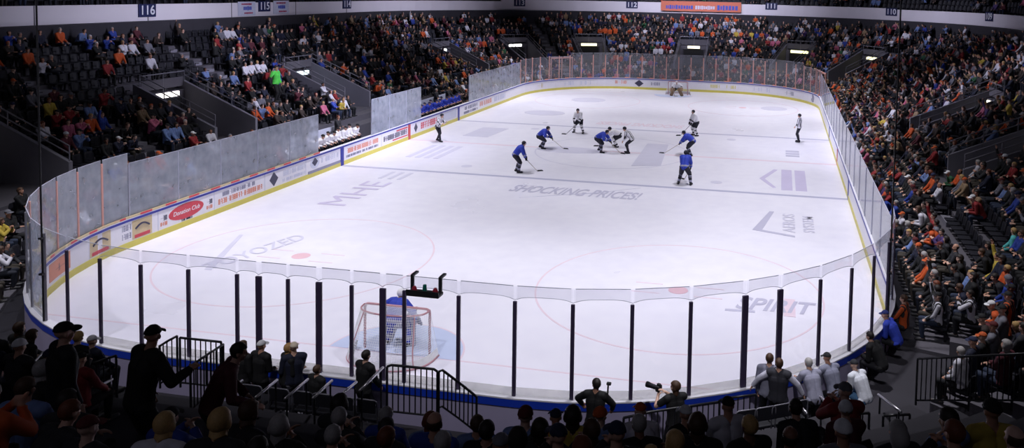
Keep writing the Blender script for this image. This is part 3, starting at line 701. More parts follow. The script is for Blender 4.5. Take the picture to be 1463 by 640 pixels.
# ------------------------------------------------------------------ goals
def make_goal(x, y, face, label):
    o = empty('hockey_goal', (x, y, 0), 0 if face > 0 else PI); tag(o, label, 'goal')   # mouth looks to +y of its own frame
    hw, hh = .915, 1.22
    def arc(p0, p1, p2, n=6): return [Vector(p0)*(1-t)**2+Vector(p1)*2*t*(1-t)+Vector(p2)*t*t for t in [i/n for i in range(n+1)]]
    front = [(-hw, 0, 0), (-hw, 0, hh-.12)]+arc((-hw, 0, hh-.12), (-hw, 0, hh), (-hw+.12, 0, hh))+[(hw-.12, 0, hh)]+arc((hw-.12, 0, hh), (hw, 0, hh), (hw, 0, hh-.12))+[(hw, 0, 0)]
    MB().tube(front, .034, 10).build('goal_frame', M['goal_red'], o, smooth=True)
    def back(t, z):   # horseshoe outline: t -1..1, at height z
        a = t*PI/2; dep = 1.12 if z < .3 else 1.12-(z-.3)*.62; wid = hw+.26-.26*z/hh
        return (math.sin(a)*wid*(1 if abs(t) > .999 else 1), -dep*math.cos(a)**.62 if abs(t) < .9999 else 0, z)
    T = [-1+2*i/24 for i in range(25)]
    MB().tube([back(t, .03) for t in T], .022, 8).build('base_bar', M['goal_red'], o, smooth=True)
    MB().tube([back(t, hh-.02) for t in T], .024, 8).build('top_bar', M['goal_red'], o, smooth=True)
    b = MB()
    for t in (-.55, .55): b.tube([back(t, .03+(hh-.05)*i/6) for i in range(7)], .018, 7)
    b.build('back_stay', M['goal_red'], o)
    n = MB()
    for i in range(57):
        t = -1+2*i/56; n.tube([back(t, .03+(hh-.05)*k/5) for k in range(6)], .0045, 3)
    for k in range(1, 23): n.tube([back(t, .03+(hh-.05)*k/23) for t in T], .0045, 3)
    for i in range(1, 36):
        x_ = -hw+2*hw*i/36; yy = [back(t, hh-.02) for t in T]; j = min(range(25), key=lambda q: abs(yy[q][0]-x_)); n.tube([(x_, 0, hh), (x_, yy[j][1], hh-.02)], .0045, 3)
    for k in range(1, 11): n.tube([(-hw*.95, -k*.055, hh-.005), (hw*.95, -k*.055, hh-.005)], .0045, 3)
    n.build('net', M['net'], o)
    s = MB(); vs = []; fs = []
    for t in T:
        for z, dd in ((.02, 0), (.22, 0), (.22, .02), (.02, .02)):
            p = back(t, z); l = 1-dd; vs.append((p[0]*l, p[1]*l-.012 if abs(t) < .999 else p[1], z))
    for i in range(24):
        for j in range(4): fs.append((4*i+j, 4*i+4+j, 4*i+4+(j+1) % 4, 4*i+(j+1) % 4))
    s.add(vs, fs).build('skirt', M['pad_white'], o)
    return o
make_goal(.06, -27.3, 1, 'white-netted hockey goal at the near end, seen from behind through the glass')
make_goal(.37, 27.75, -1, 'small white hockey goal at the far end of the ice')
# ------------------------------------------------------------------ people
def V3(*a): return Vector(a)
def ik(a, c, l1, l2, hint):
    """joint between a and c for limb lengths l1, l2, bent towards hint; c is pulled in if out of reach"""
    a, c = Vector(a), Vector(c); d = c-a; D = d.length
    if D > (l1+l2)*.985: c = a+d*((l1+l2)*.985/D); d = c-a; D = d.length
    if D < abs(l1-l2)+.02: D = abs(l1-l2)+.02
    t = (l1*l1-l2*l2+D*D)/(2*D); h = math.sqrt(max(0, l1*l1-t*t)); u = d.normalized(); hv = Vector(hint); hv = hv-u*hv.dot(u)
    if hv.length < 1e-4: hv = Vector((1, 0, 0))
    return a+u*t+hv.normalized()*h, c
class Fig:
    """joints of one posed figure; it faces +y, its right is +x, feet on z = 0"""
    def __init__(f, pelvis=(0, 0, .95), lean=0.0, curve=.25, side=0.0, twist=0.0, wr=None, wl=None, ar=None, al=None, kr=(0.15, 1, 0.1), kl=(-.15, 1, .1),
                 er=(.5, -1, -.4), el=(-.5, -1, -.4), head_pitch=0.0, head_yaw=0.0, tr=None, tl=None, curl=.6, bulk=1.0, palm_r=None, palm_l=None):
        f.bulk = bulk; f.curl = curl
        P = Vector(pelvis); f.pelvis = P
        Rz = Matrix.Rotation(twist, 3, 'Z')
        def spine(a): return Rz @ (Matrix.Rotation(side, 3, 'Y') @ Matrix.Rotation(-a, 3, 'X')) @ Vector((0, 0, 1))
        f.rx = (Rz @ Matrix.Rotation(side, 3, 'Y')) @ Vector((1, 0, 0)); hipx = Matrix.Rotation(twist*.4, 3, 'Z') @ Vector((1, 0, 0))
        d1, d2, d3 = spine(lean*(1-curve)), spine(lean), spine(lean*(1+curve))
        f.waist = P+d1*.16; f.chest = f.waist+d2*.22; f.neck = f.chest+d3*.16
        fw = d3.cross(f.rx)*-1; f.fw = f.rx.cross(d3)*-1
        hd = spine(lean*.35-head_pitch*-1 if False else lean*.35+head_pitch)
        f.head = f.neck+(d3*.35+hd*.65).normalized()*.165+Vector((0, .015, 0))
        f.hup = hd
        hy = Matrix.Rotation(head_yaw+twist, 3, 'Z') @ Vector((0, 1, 0)); hy = (hy-hd*hy.dot(hd)).normalized(); f.hfw = hy; f.hrt = hy.cross(hd)
        f.sh = {1: f.neck+f.rx*.185-d3*.045, -1: f.neck-f.rx*.185-d3*.045}
        f.hip = {1: P+hipx*.092-Vector((0, 0, .03)), -1: P-hipx*.092-Vector((0, 0, .03))}
        f.el, f.wr, f.kn, f.an, f.toe = {}, {}, {}, {}, {}
        for sd, w, e, a, k, t in ((1, wr, er, ar, kr, tr), (-1, wl, el, al, kl, tl)):
            f.el[sd], f.wr[sd] = ik(f.sh[sd], w, .29, .26, e)
            f.kn[sd], f.an[sd] = ik(f.hip[sd], a, .435, .43, k)
            td = Vector(t if t else (.12*sd, 1, 0)); td.z = 0; td.normalize(); f.toe[sd] = f.an[sd]+td*.17-Vector((0, 0, .045))
        f.palm = {1: palm_r, -1: palm_l}
    def bones(f):
        b = f.bulk; B = []
        def c(reg, p, q, r0, r1): B.append((reg, Vector(p), Vector(q), r0, r1))
        x = f.rx
        for s in (-1, 1):
            c('torso', f.pelvis+x*.055*s, f.waist+x*.05*s, .115*b, .105*b); c('torso', f.waist+x*.05*s, f.chest+x*.062*s, .105*b, .122*b)
            c('torso', f.chest+x*.06*s, f.neck+x*.075*s-(f.neck-f.chest)*.3, .118*b, .085*b)
            c('torso', f.neck+x*.05*s-(f.neck-f.chest)*.2, f.sh[s], .075*b, .066*b)
            c('uarm', f.sh[s], f.el[s], .062*b, .047*b); c('farm', f.el[s], f.wr[s], .045*b, .031)
            c('hipr', f.pelvis+x*.03*s, f.hip[s], .11*b, .10*b)
            c('thigh', f.hip[s], f.kn[s], .092*b, .060*b); c('calf', f.kn[s]+Vector((0, 0, 0)), f.kn[s].lerp(f.an[s], .35)-f.leg_back(s)*.012, .058*b, .058*b)
            c('calf', f.kn[s].lerp(f.an[s], .35)-f.leg_back(s)*.012, f.an[s], .058*b, .039)
            td = (f.toe[s]-f.an[s]); td.z = 0; td.normalize()
            c('foot', f.an[s]-Vector((0, 0, .045))-td*.045, f.toe[s]-Vector((0, 0, .005)), .042, .034)
        c('neck', f.neck-f.hup*.03, f.head-f.hup*.05, .058, .054)
        return B
    def leg_back(f, s):
        d = f.toe[s]-f.an[s]; d.z = 0; return d.normalized()
    def hand_chains(f, s):
        """palm and five fingers as capsule chains; the thumb leaves the side of the palm near its base"""
        d = (f.wr[s]-f.el[s]).normalized(); pn = Vector(f.palm[s]) if f.palm[s] else Vector((-.5*s, .2, -.8))
        pn = (pn-d*pn.dot(d)); pn = pn.normalized() if pn.length > 1e-3 else d.orthogonal().normalized()
        lat = d.cross(pn).normalized()*(1 if s > 0 else -1)     # towards the thumb side
        w = f.wr[s]; out = []
        for q in (-.027, -.009, .009, .027): out.append([(w-d*.005+lat*q*.7, .017), (w+d*.085+lat*q, .0135)])
        ln = {-.027: .060, -.009: .074, .009: .080, .027: .072}
        for q, l in ln.items():
            p = w+d*.085+lat*q*1.05; a = f.curl; d1 = (d*math.cos(a*.5)+pn*math.sin(a*.5)); d2 = (d*math.cos(a*1.3)+pn*math.sin(a*1.3))
            out.append([(p, .0105), (p+d1*l*.52, .0098), (p+d1*l*.52+d2*l*.5, .0082)])
        p = w+d*.025+lat*.028; t1 = (d*.62+lat*.72+pn*.22).normalized(); t2 = (d*.85+lat*.3+pn*.4).normalized()
        out.append([(p, .0135), (p+t1*.042, .0112), (p+t1*.042+t2*.032, .0092)])
        return out
def capsule(bm, p, q, r0, r1, n=12):
    p, q = Vector(p), Vector(q); d = q-p; L_ = d.length
    z = d.normalized() if L_ > 1e-6 else Vector((0, 0, 1)); x = z.orthogonal().normalized(); y = z.cross(x); rings = []
    prof = [(-r0*math.cos(a), r0*math.sin(a)) for a in (0, PI/6, PI/3, PI/2)]+[(L_+r1*math.sin(a), r1*math.cos(a)) for a in (0, PI/6, PI/3, PI/2)]
    for h, r in prof:
        if r < 1e-5: rings.append([bm.verts.new(p+z*h)])
        else: rings.append([bm.verts.new(p+z*h+(x*math.cos(2*PI*j/n)+y*math.sin(2*PI*j/n))*r) for j in range(n)])
    for a, b in zip(rings, rings[1:]):
        for j in range(n):
            j2 = (j+1) % n
            if len(a) == 1: bm.faces.new((a[0], b[j2], b[j]))
            elif len(b) == 1: bm.faces.new((a[j], a[j2], b[0]))
            else: bm.faces.new((a[j], a[j2], b[j2], b[j]))
def ellipsoid(bm, c, ax, rad, n=2):
    mt = Matrix((ax[0]*rad[0], ax[1]*rad[1], ax[2]*rad[2])).transposed().to_4x4(); mt.translation = c
    bmesh.ops.create_icosphere(bm, subdivisions=n, radius=1.0, matrix=mt)
def head_shapes(bm, f):
    H = (f.hrt, f.hfw, f.hup); h = f.head
    def e(x, y, z, a, b, c): ellipsoid(bm, h+f.hrt*x+f.hfw*y+f.hup*z, H, (a, b, c))
    e(0, -.012, .028, .076, .094, .088); e(0, .012, -.035, .058, .072, .078); e(0, .03, -.075, .04, .046, .036)
    e(0, .093, -.022, .013, .018, .02); e(0, .083, .0, .009, .014, .028)
    e(0, .078, -.062, .024, .012, .010)
    for s in (-1, 1): e(.076*s, -.008, -.012, .011, .02, .031); e(.03*s, .074, .022, .026, .012, .009); e(.036*s, .05, -.03, .026, .028, .026)
def region_of(P, bones, f):
    """nearest bone of each point -> region index array, parameter along it"""
    best = np.full(len(P), 1e9); reg = np.zeros(len(P), int); par = np.zeros(len(P)); sid = np.zeros(len(P), int)
    names = ['torso', 'uarm', 'farm', 'hipr', 'thigh', 'calf', 'foot', 'neck', 'head', 'hand']
    segs = [(r, np.array(p), np.array(q), r0, r1) for r, p, q, r0, r1 in bones]
    hd = np.array(f.head); segs.append(('head', hd-np.array(f.hup)*.03, hd+np.array(f.hup)*.04, .085, .085))
    for s in (-1, 1):
        d = np.array((f.wr[s]-f.el[s]).normalized()); w = np.array(f.wr[s]); segs.append(('hand', w+d*.02, w+d*.17, .03, .03))
    for r, p, q, r0, r1 in segs:
        d = q-p; l2 = max(d@d, 1e-9); t = np.clip(((P-p)@d)/l2, 0, 1); dist = np.linalg.norm(P-p-t[:, None]*d, axis=1)-(r0+(r1-r0)*t)
        mk = dist < best; best[mk] = dist[mk]; reg[mk] = names.index(r); par[mk] = t[mk]
    return reg, par, names
def body_mesh(f, voxel=.011, hands=True, ratio=None):
    bm = bmesh.new(); B = f.bones()
    for r, p, q, r0, r1 in B: capsule(bm, p, q, r0, r1)
    head_shapes(bm, f)
    for s in (-1, 1):
        if hands:
            for ch in f.hand_chains(s):
                for (p, r), (q, r2) in zip(ch, ch[1:]): capsule(bm, p, q, r, r2, 8)
        else:
            d = (f.wr[s]-f.el[s]).normalized(); capsule(bm, f.wr[s], f.wr[s]+d*.13, .036, .03, 8)
    me = bpy.data.meshes.new('raw'); bm.to_mesh(me); bm.free()
    mods = [('REMESH', dict(mode='VOXEL', voxel_size=voxel, use_smooth_shade=True)), ('SMOOTH', dict(factor=.5, iterations=2 if voxel < .02 else 1))]
    if ratio: mods.append(('DECIMATE', dict(ratio=ratio)))
    r = eval_mesh(me, mods); bpy.data.meshes.remove(me); return r, B
def arrays(me):
    co = np.empty(len(me.vertices)*3); me.vertices.foreach_get('co', co); no = np.empty_like(co); me.vertices.foreach_get('normal', no)
    return co.reshape(-1, 3), no.reshape(-1, 3), [tuple(p.vertices) for p in me.polygons]
def shell_mesh(co, no, faces, vmask, off, name, fmat=None, mats_n=1):
    """garment: the faces whose corners are all in vmask, pushed out along the normals and closed back to the body at its hems"""
    fs = [i for i, q in enumerate(faces) if all(vmask[j] for j in q)]
    used = sorted({j for i in fs for j in faces[i]}); ix = {j: n for n, j in enumerate(used)}
    offv = off if np.ndim(off) else np.full(len(co), off)
    vs = [tuple(co[j]+no[j]*offv[j]) for j in used]; out = [tuple(ix[j] for j in faces[i]) for i in fs]; mi = [fmat[i] if fmat is not None else 0 for i in fs]
    cnt = {}
    for q in out:
        for a, b in zip(q, q[1:]+q[:1]): cnt[(a, b)] = 1
    edge = [(a, b) for (a, b) in cnt if (b, a) not in cnt]; inner = {}
    for a, b in edge:
        for k in (a, b):
            if k not in inner: inner[k] = len(vs); vs.append(tuple(co[used[k]]-no[used[k]]*.003))
    for a, b in edge: out.append((b, a, inner[a], inner[b])); mi.append(0)
    me = bpy.data.meshes.new(name); me.from_pydata(vs, [], out); me.polygons.foreach_set('use_smooth', [True]*len(out)); me.polygons.foreach_set('material_index', mi); me.update(); return me
SKINS = [srgb(206, 162, 142), srgb(196, 148, 126), srgb(180, 132, 110), srgb(126, 86, 68), srgb(212, 172, 154)]
def head_coords(co, f):
    d = co-np.array(f.head); return d@np.array(f.hrt), d@np.array(f.hfw), d@np.array(f.hup)
HAIR = ('short', 'long', 'cap', 'beanie', 'bald')
def hair_mask(co, reg, names, f, style):
    x, y, z = head_coords(co, f); hd = np.isin(reg, (names.index('head'), names.index('neck')))
    near = (np.abs(x) < .1) & (y > -.14) & (y < .13) & (z > -.2) & (z < .16)
    if style == 'short': return hd & near & ((z > .055) | ((y < -.005) & (z > -.06)) | ((y < .04) & (z > .012))) & ~((np.abs(x) > .072) & (z < .015) & (y > -.03))
    if style == 'long': return hd & near & ((z > .06) | ((y < .02) & (z > -.17)))
    if style in ('cap', 'beanie'): return hd & near & (z > (.035 if style == 'cap' else .02)-.0*y)
    return hd & near & (z > -.06) & (z < .05) & (y < -.01)
def person_parts(f, style, voxel=.011, hands=True, jacket='jacket', coat=.018, trousers_off=.012, short_sleeve=False, vest=False):
    me, B = body_mesh(f, voxel, hands); co, no, faces = arrays(me); reg, par, names = region_of(co, B, f); N = names.index
    x, y, z = head_coords(co, f)
    mi = np.zeros(len(faces), int); fc = np.array([co[list(q)].mean(0) for q in faces]); hx, hy, hz = head_coords(fc, f)
    mi[(np.abs(np.abs(hx)-.03) < .011) & (hy > .05) & (np.abs(hz-.005) < .007)] = 1; mi[(np.abs(hx) < .02) & (hy > .06) & (np.abs(hz+.062) < .006)] = 2
    me.polygons.foreach_set('material_index', mi); me.update()
    jm = (reg == N('torso')) | (reg == N('uarm')) | ((reg == N('hipr')) & ((co-np.array(f.pelvis))@np.array((f.waist-f.pelvis).normalized()) > -.04))
    if not short_sleeve: jm |= (reg == N('farm')) & (par < .96)
    else: jm &= ~((reg == N('uarm')) & (par > .75))
    tm = (reg == N('hipr')) | (reg == N('thigh')) | ((reg == N('calf')))
    parts = {jacket: shell_mesh(co, no, faces, jm, coat, jacket), 'trousers': shell_mesh(co, no, faces, tm, trousers_off, 'trousers'),
             }
    side = (np.linalg.norm(co-np.array(f.an[1]), axis=1) < np.linalg.norm(co-np.array(f.an[-1]), axis=1))
    for nm_, sd_ in (('shoe|r', side), ('shoe|l', ~side)): parts[nm_] = shell_mesh(co, no, faces, (reg == N('foot')) & sd_, .008, 'shoe')
    if vest: parts['waistcoat'] = shell_mesh(co, no, faces, (reg == N('torso')) | ((reg == N('hipr')) & jm), coat+.016, 'waistcoat')
    hm = hair_mask(co, reg, names, f, style)
    off = {'short': .014, 'long': .024, 'cap': .013, 'beanie': .018, 'bald': .006}[style]
    parts['hair' if style in ('short', 'long', 'bald') else style] = shell_mesh(co, no, faces, hm, off, 'hair')
    if style == 'cap':   # the peak
        b = MB(); vs = []; fs = []; n = 10
        for i in range(n+1):
            a = -1.15+2.3*i/n
            for r, dz in ((.086, 0), (.086+.075*math.cos(a*.9), -.018)):
                for t in (0, .006): vs.append(f.head+f.hrt*(math.sin(a)*.082*(r/.086 if dz else 1))+f.hfw*(math.cos(a)*r+.0)+f.hup*(.042+dz+t))
        for i in range(n):
            k = 4*i; fs += [(k, k+4, k+6, k+2), (k+1, k+3, k+7, k+5), (k+2, k+6, k+7, k+3)]
        parts['cap_peak'] = b.add(vs, fs).mesh('cap_peak')
    return me, parts
def build_person(proto, loc, rz, colors, label, group=None, scale=1.0, striped=False):
    me, parts = proto
    o = bpy.data.objects.new('person', me); C.objects.link(o)
    if not me.materials:
        for k in ('skin', 'eye', 'lip'): me.materials.append(M[k])
    o.location = loc; o.rotation_euler = (0, 0, rz); o.scale = (scale, scale, scale); o.color = (*colors['skin'], 1); tag(o, label, 'person', group)
    for nm, pm in parts.items():
        nm = nm.split('|')[0]; c = bpy.data.objects.new(nm, pm); C.objects.link(c); c.parent = o
        if not pm.materials: pm.materials.append(M['hair' if nm == 'hair' else 'cloth'] if nm != 'shoe' else M['shoe'])
        key = 'hair' if nm == 'hair' else 'cap' if nm in ('cap', 'beanie', 'cap_peak') else 'trousers' if nm == 'trousers' else 'shoes' if nm == 'shoe' else 'vest' if nm == 'waistcoat' else 'top'
        c.color = (*colors[key], 1)
        if striped and key == 'top': c.material_slots[0].link = 'OBJECT'; c.material_slots[0].material = M['cloth_striped']
    return o
# ---- spectator poses: seated on a 0.43 m seat
def sit(lean=.12, wr=(.16, .36, .60), wl=(-.16, .36, .60), spread=.13, curve=.2, **k):
    return Fig(pelvis=(0, 0, .53), lean=lean, curve=curve, wr=wr, wl=wl, ar=(spread, .40, .09), al=(-spread, .40, .09), kr=(.05, .3, 1), kl=(-.05, .3, 1), **k)
POSES = {
 'lap': sit(.02, head_pitch=.08),
 'forward': sit(.55, (.12, .46, .66), (-.10, .48, .66), .17, .3, head_pitch=-.05),
 'crossed': sit(-.05, (-.10, .27, .80), (.10, .25, .76), .11, .1, er=(.9, -.3, -.5), el=(-.9, -.3, -.5)),
 'clap': sit(.12, (.04, .36, .98), (-.05, .38, 1.0), .14, .2, er=(.8, -.2, -.8), el=(-.8, -.2, -.8), head_yaw=.3, palm_r=(-1, 0, 0), palm_l=(1, 0, 0)),
 'look': sit(.05, (.2, .33, .58), (-.12, .3, .62), .15, .2, head_yaw=-.5, twist=-.15),
 'raise': sit(.05, (.34, .18, 1.50), (-.16, .34, .6), .13, .2, er=(1, .2, -.3), head_pitch=-.1),
}
STYLES_FOR = {'lap': ('short', 'long', 'cap', 'beanie'), 'forward': ('short', 'cap', 'long'), 'crossed': ('short', 'cap', 'bald', 'long'), 'clap': ('short', 'long', 'cap'), 'look': ('short', 'long', 'beanie'), 'raise': ('short', 'cap')}
PROTO = {}
for pn, fg in POSES.items():
    for st in STYLES_FOR[pn]: PROTO[(pn, st)] = person_parts(fg, st, .0125)
# ---- low detail seated figures for the far crowd: body regions as colour keys
LOD = []
for pn in ('lap', 'forward', 'crossed', 'clap', 'look', 'raise'):
    fg = POSES[pn]; me, B = body_mesh(fg, .034, False, .42); co, no, faces = arrays(me); reg, par, names = region_of(co, B, fg); N = names.index
    key = np.full(len(co), 0)                                     # 0 top 1 trousers 2 skin 3 hair 4 shoe
    key[np.isin(reg, (N('hipr'), N('thigh'), N('calf')))] = 1; key[np.isin(reg, (N('neck'), N('head'), N('hand')))] = 2; key[reg == N('foot')] = 4
    kl = key.copy(); key[hair_mask(co, reg, names, fg, 'short')] = 3; kl[hair_mask(co, reg, names, fg, 'long')] = 3
    grow = co+no*np.where(np.isin(key, (0, 1)), .015, np.where(key == 3, .012, 0))[:, None]
    tri = []
    for q in faces:
        for i in range(1, len(q)-1): tri.append((q[0], q[i], q[i+1]))
    LOD.append((grow, np.array(tri), key, kl)); bpy.data.meshes.remove(me)
# ---- wardrobe
TOPS = [('black', srgb(18, 18, 22), 30), ('charcoal', srgb(38, 38, 44), 15), ('navy', srgb(22, 26, 50), 14), ('dark brown', srgb(48, 36, 33), 6), ('orange', srgb(200, 84, 34), 3.5), ('white', srgb(206, 204, 216), 6.5),
        ('light blue', srgb(104, 126, 176), 4), ('royal blue', srgb(38, 62, 150), 3.5), ('red', srgb(140, 36, 40), 4), ('maroon', srgb(82, 28, 42), 4), ('grey', srgb(110, 110, 122), 6), ('pink', srgb(184, 96, 126), 1.2),
        ('tan', srgb(140, 116, 90), 2), ('green', srgb(44, 92, 62), .6), ('yellow', srgb(190, 166, 66), .5), ('purple', srgb(70, 48, 104), 1)]
TOPD = {n: c for n, c, w in TOPS}; TOPD['lime green'] = srgb(90, 220, 90); TOPD['teal'] = srgb(90, 190, 190)
HAIRS = [('dark', srgb(34, 26, 24), 5), ('brown', srgb(74, 50, 36), 4), ('blond', srgb(186, 150, 96), 2), ('grey', srgb(160, 156, 156), 1.6), ('auburn', srgb(112, 56, 34), 1)]
CAPS = [('white', srgb(225, 225, 230)), ('black', srgb(24, 24, 28)), ('navy', srgb(30, 36, 70)), ('grey', srgb(110, 110, 120)), ('black', srgb(20, 20, 24)), ('dark red', srgb(90, 26, 30)), ('orange', srgb(200, 90, 40))]
rnd = random.Random(11)
def wpick(tab, r=rnd): return r.choices(tab, weights=[t[2] for t in tab])[0]
def outfit(r=rnd, top=None):
    t = wpick(TOPS, r)[:2] if top is None else (top, TOPD[top]); h = wpick(HAIRS, r); c = r.choice(CAPS)
    tr = r.choice([srgb(28, 32, 46), srgb(22, 22, 26), srgb(40, 50, 74), srgb(58, 52, 46), srgb(18, 20, 28)])
    return dict(top=t[1], topn=t[0], hair=h[1], hairn=h[0], cap=c[1], capn=c[0], trousers=tr, skin=r.choices(SKINS, weights=(4, 4, 3, 1.2, 3))[0], shoes=(.03, .03, .03))
# ---- every seat of the bowl
def dens(u, v):
    if u < 75 and v > 225: return .8
    if u < 620 and v < 430:
        tab = [(50, [.5, .35, .25, .55, .5, .6]), (80, [.5, .1, .2, .5, .55, .6]), (110, [.4, .05, .2, .5, .6, .65]), (140, [.4, .1, .3, .6, .7, .8]), (170, [.3, .4, .5, .6, .7, .8]), (200, [.25, .5, .6, .6, .6, .7]), (999, [.35, .55, .6, .6, .6, .6])]
        c = 0 if u < 60 else 1 if u < 180 else 2 if u < 300 else 3 if u < 420 else 4 if u < 540 else 5
        if 255 < u < 350 and 95 < v < 122: return .35
    else:
        tab = [(50, [.55, .7, .9, .75, .5, .38]), (80, [.65, .8, .9, .8, .7, .55]), (110, [.75, .85, .85, .85, .8, .72]), (999, [.8, .9, .9, .9, .95, .93])]
        c = 0 if u < 780 else 1 if u < 900 else 2 if u < 1050 else 3 if u < 1180 else 4 if u < 1265 else 5
    for lim, row in tab:
        if v < lim: return row[c]
def hole(u, v):
    """the bare rows in the middle of the right stand"""
    for u0, v0, u1, v1, w in ((1352, 262, 1410, 352, 13), (1392, 246, 1440, 330, 10)):
        t = ((u-u0)*(u1-u0)+(v-v0)*(v1-v0))/((u1-u0)**2+(v1-v0)**2)
        if 0 <= t <= 1 and math.hypot(u-u0-(u1-u0)*t, v-v0-(v1-v0)*t) < w: return True
    return False
SEATS = []     # (s, k, x, y, z, rz, u, v, depth, side, seatno)
PITCH_ = .56
def add_seat(s, k, D, z, side, no):
    p = pt(s, D, z); n = PN(s)[1]; rz = math.atan2(n[0], -n[1]); u, v, w_ = proj((p[0], p[1], z+1.05))
    SEATS.append(dict(s=s, k=k, p=p, rz=rz, u=u, v=v, w=w_, side=side, no=no, occ=False))
for k in range(NK):
    s = sR0+.25; no = {}
    while s < sL1-.2:
        st = stretch(s, rowD(k)+.5); ok = True
        for vs_, h in VOMS:
            if abs(s-vs_) < h+.33/st and KV-1 <= k <= 10: ok = False
            
        for a_ in AISLES:
            if abs(s-a_) < .72/st: ok = False
        if BENCH[0]-.3 < s < BENCH[1]+.3 and k < 3: ok = False
        if s < sRC+.3 and k < 2: ok = False
        if ok:
            side = where(s).split()[0]; no[side] = no.get(side, 0)+1; add_seat(s, k, rowD(k)+.5, rowZ(k), side, no[side])
        s += PITCH_/st
for k in range(NNK-1):
    s = nS0+.2; n_ = 0
    while s < nS1-.2:
        st = stretch(s, ND0+RD*k+.5); n_ += 1; add_seat(s, k, ND0+RD*k+.5, NZ0+RH*k, 'near', n_); s += PITCH_/st
for k in range(UK-1):
    s = sR0; n_ = 0
    while s < sL1:
        st = stretch(s, FD+.8*k+.8); n_ += 1
        p = pt(s, FD+.3+.8*k+.45, 8.05+.45*k); u, v, w_ = proj((p[0], p[1], p[2]+.8))
        if v > -70 and -30 < u < 1490: add_seat(s, k, FD+.3+.8*k+.45, 8.05+.45*k, 'upper', n_)
        s += PITCH_/st
# places where the photograph shows somebody in a colour that stands out
SPECIAL = [(344, 172, 'orange'), (360, 174, 'orange'), (157, 163, 'royal blue'), (133, 172, 'orange'), (108, 168, 'pink'), (98, 172, 'pink'), (146, 146, 'red'), (126, 148, 'light blue'), (272, 194, 'red'), (302, 185, 'white'),
           (216, 172, 'pink'), (449, 152, 'pink'), (485, 134, 'red'), (484, 140, 'yellow'), (385, 155, 'orange'), (360, 150, 'white'), (372, 152, 'light blue'), (335, 115, 'light blue'), (336, 100, 'white'), (370, 93, 'white'), (363, 95, 'white'), (378, 96, 'white'),
           (372, 97, 'red'), (310, 25, 'light blue'), (106, 45, 'light blue'), (158, 37, 'royal blue'), (152, 54, 'royal blue'), (147, 93, 'red'), (173, 67, 'white'), (183, 67, 'white'), (218, 86, 'white'), (98, 170, 'red'), (250, 178, 'light blue'),
           (1288, 366, 'orange'), (1293, 432, 'orange'), (1312, 428, 'orange'), (1338, 376, 'orange'), (1352, 333, 'orange'), (1322, 268, 'orange'), (1382, 250, 'orange'), (1424, 430, 'orange'), (1399, 398, 'light blue'), (1456, 328, 'teal'), (1292, 300, 'royal blue'),
           (1298, 302, 'white'), (1335, 160, 'light blue'), (1310, 174, 'orange'), (1371, 136, 'orange'), (1333, 95, 'orange'), (1250, 92, 'orange'), (1407, 84, 'yellow'), (1394, 112, 'green'), (1280, 100, 'white'), (1281, 158, 'white'), (1302, 116, 'royal blue'),
           (1202, 122, 'orange'), (1224, 120, 'orange'), (1212, 85, 'royal blue'), (828, 55, 'orange'), (862, 43, 'orange'), (872, 44, 'orange'), (806, 62, 'red'), (996, 26, 'orange'), (1048, 48, 'yellow'), (1058, 49, 'orange'), (1085, 92, 'orange'), (1038, 90, 'white'), (948, 68, 'red'), (958, 70, 'white'), (938, 70, 'white'),
           (1360, 440, 'white'), (1374, 442, 'white'), (1444, 80, 'orange'), (1460, 88, 'white'), (1390, 282, 'charcoal'), (663, 66, 'white'), (625, 85, 'orange'), (640, 92, 'red'), (1415, 250, 'navy'), (1310, 310, 'white'),
           (870, 615, 'light blue'), (1045, 620, 'white'), (965, 612, 'black'), (905, 606, 'white'), (820, 612, 'yellow'), (805, 604, 'orange'), (1228, 612, 'maroon'), (1215, 600, 'red'), (1150, 612, 'charcoal'), (90, 605, 'charcoal'), (540, 612, 'royal blue'), (470, 606, 'charcoal'), (1375, 612, 'navy')]
for st in SEATS:
    u, v = st['u'], st['v']; r = rnd.random()
    if st['side'] == 'near':
        dd = .95 if u > 470 else .8
        if u > 470 and v < (612 if u < 800 else 622 if u < 880 else 632 if u < 1300 else 618): dd = 0
        if u <= 470 and v < 612: dd = 0 if u > 130 else .35
        st['occ'] = r < dd
    elif st['side'] == 'upper': st['occ'] = r < .3
    else: st['occ'] = r < (dens(u, v) if -60 < u < 1530 else .5) and not hole(u, v)
    st['top'] = None
for u, v, c in SPECIAL:
    best = min((q for q in SEATS if q['top'] is None and q['side'] != 'upper'), key=lambda q: (q['u']-u)**2+((q['v']-v)*1.3)**2)
    if (best['u']-u)**2+(best['v']-v)**2 < 500: best['occ'] = True; best['top'] = c
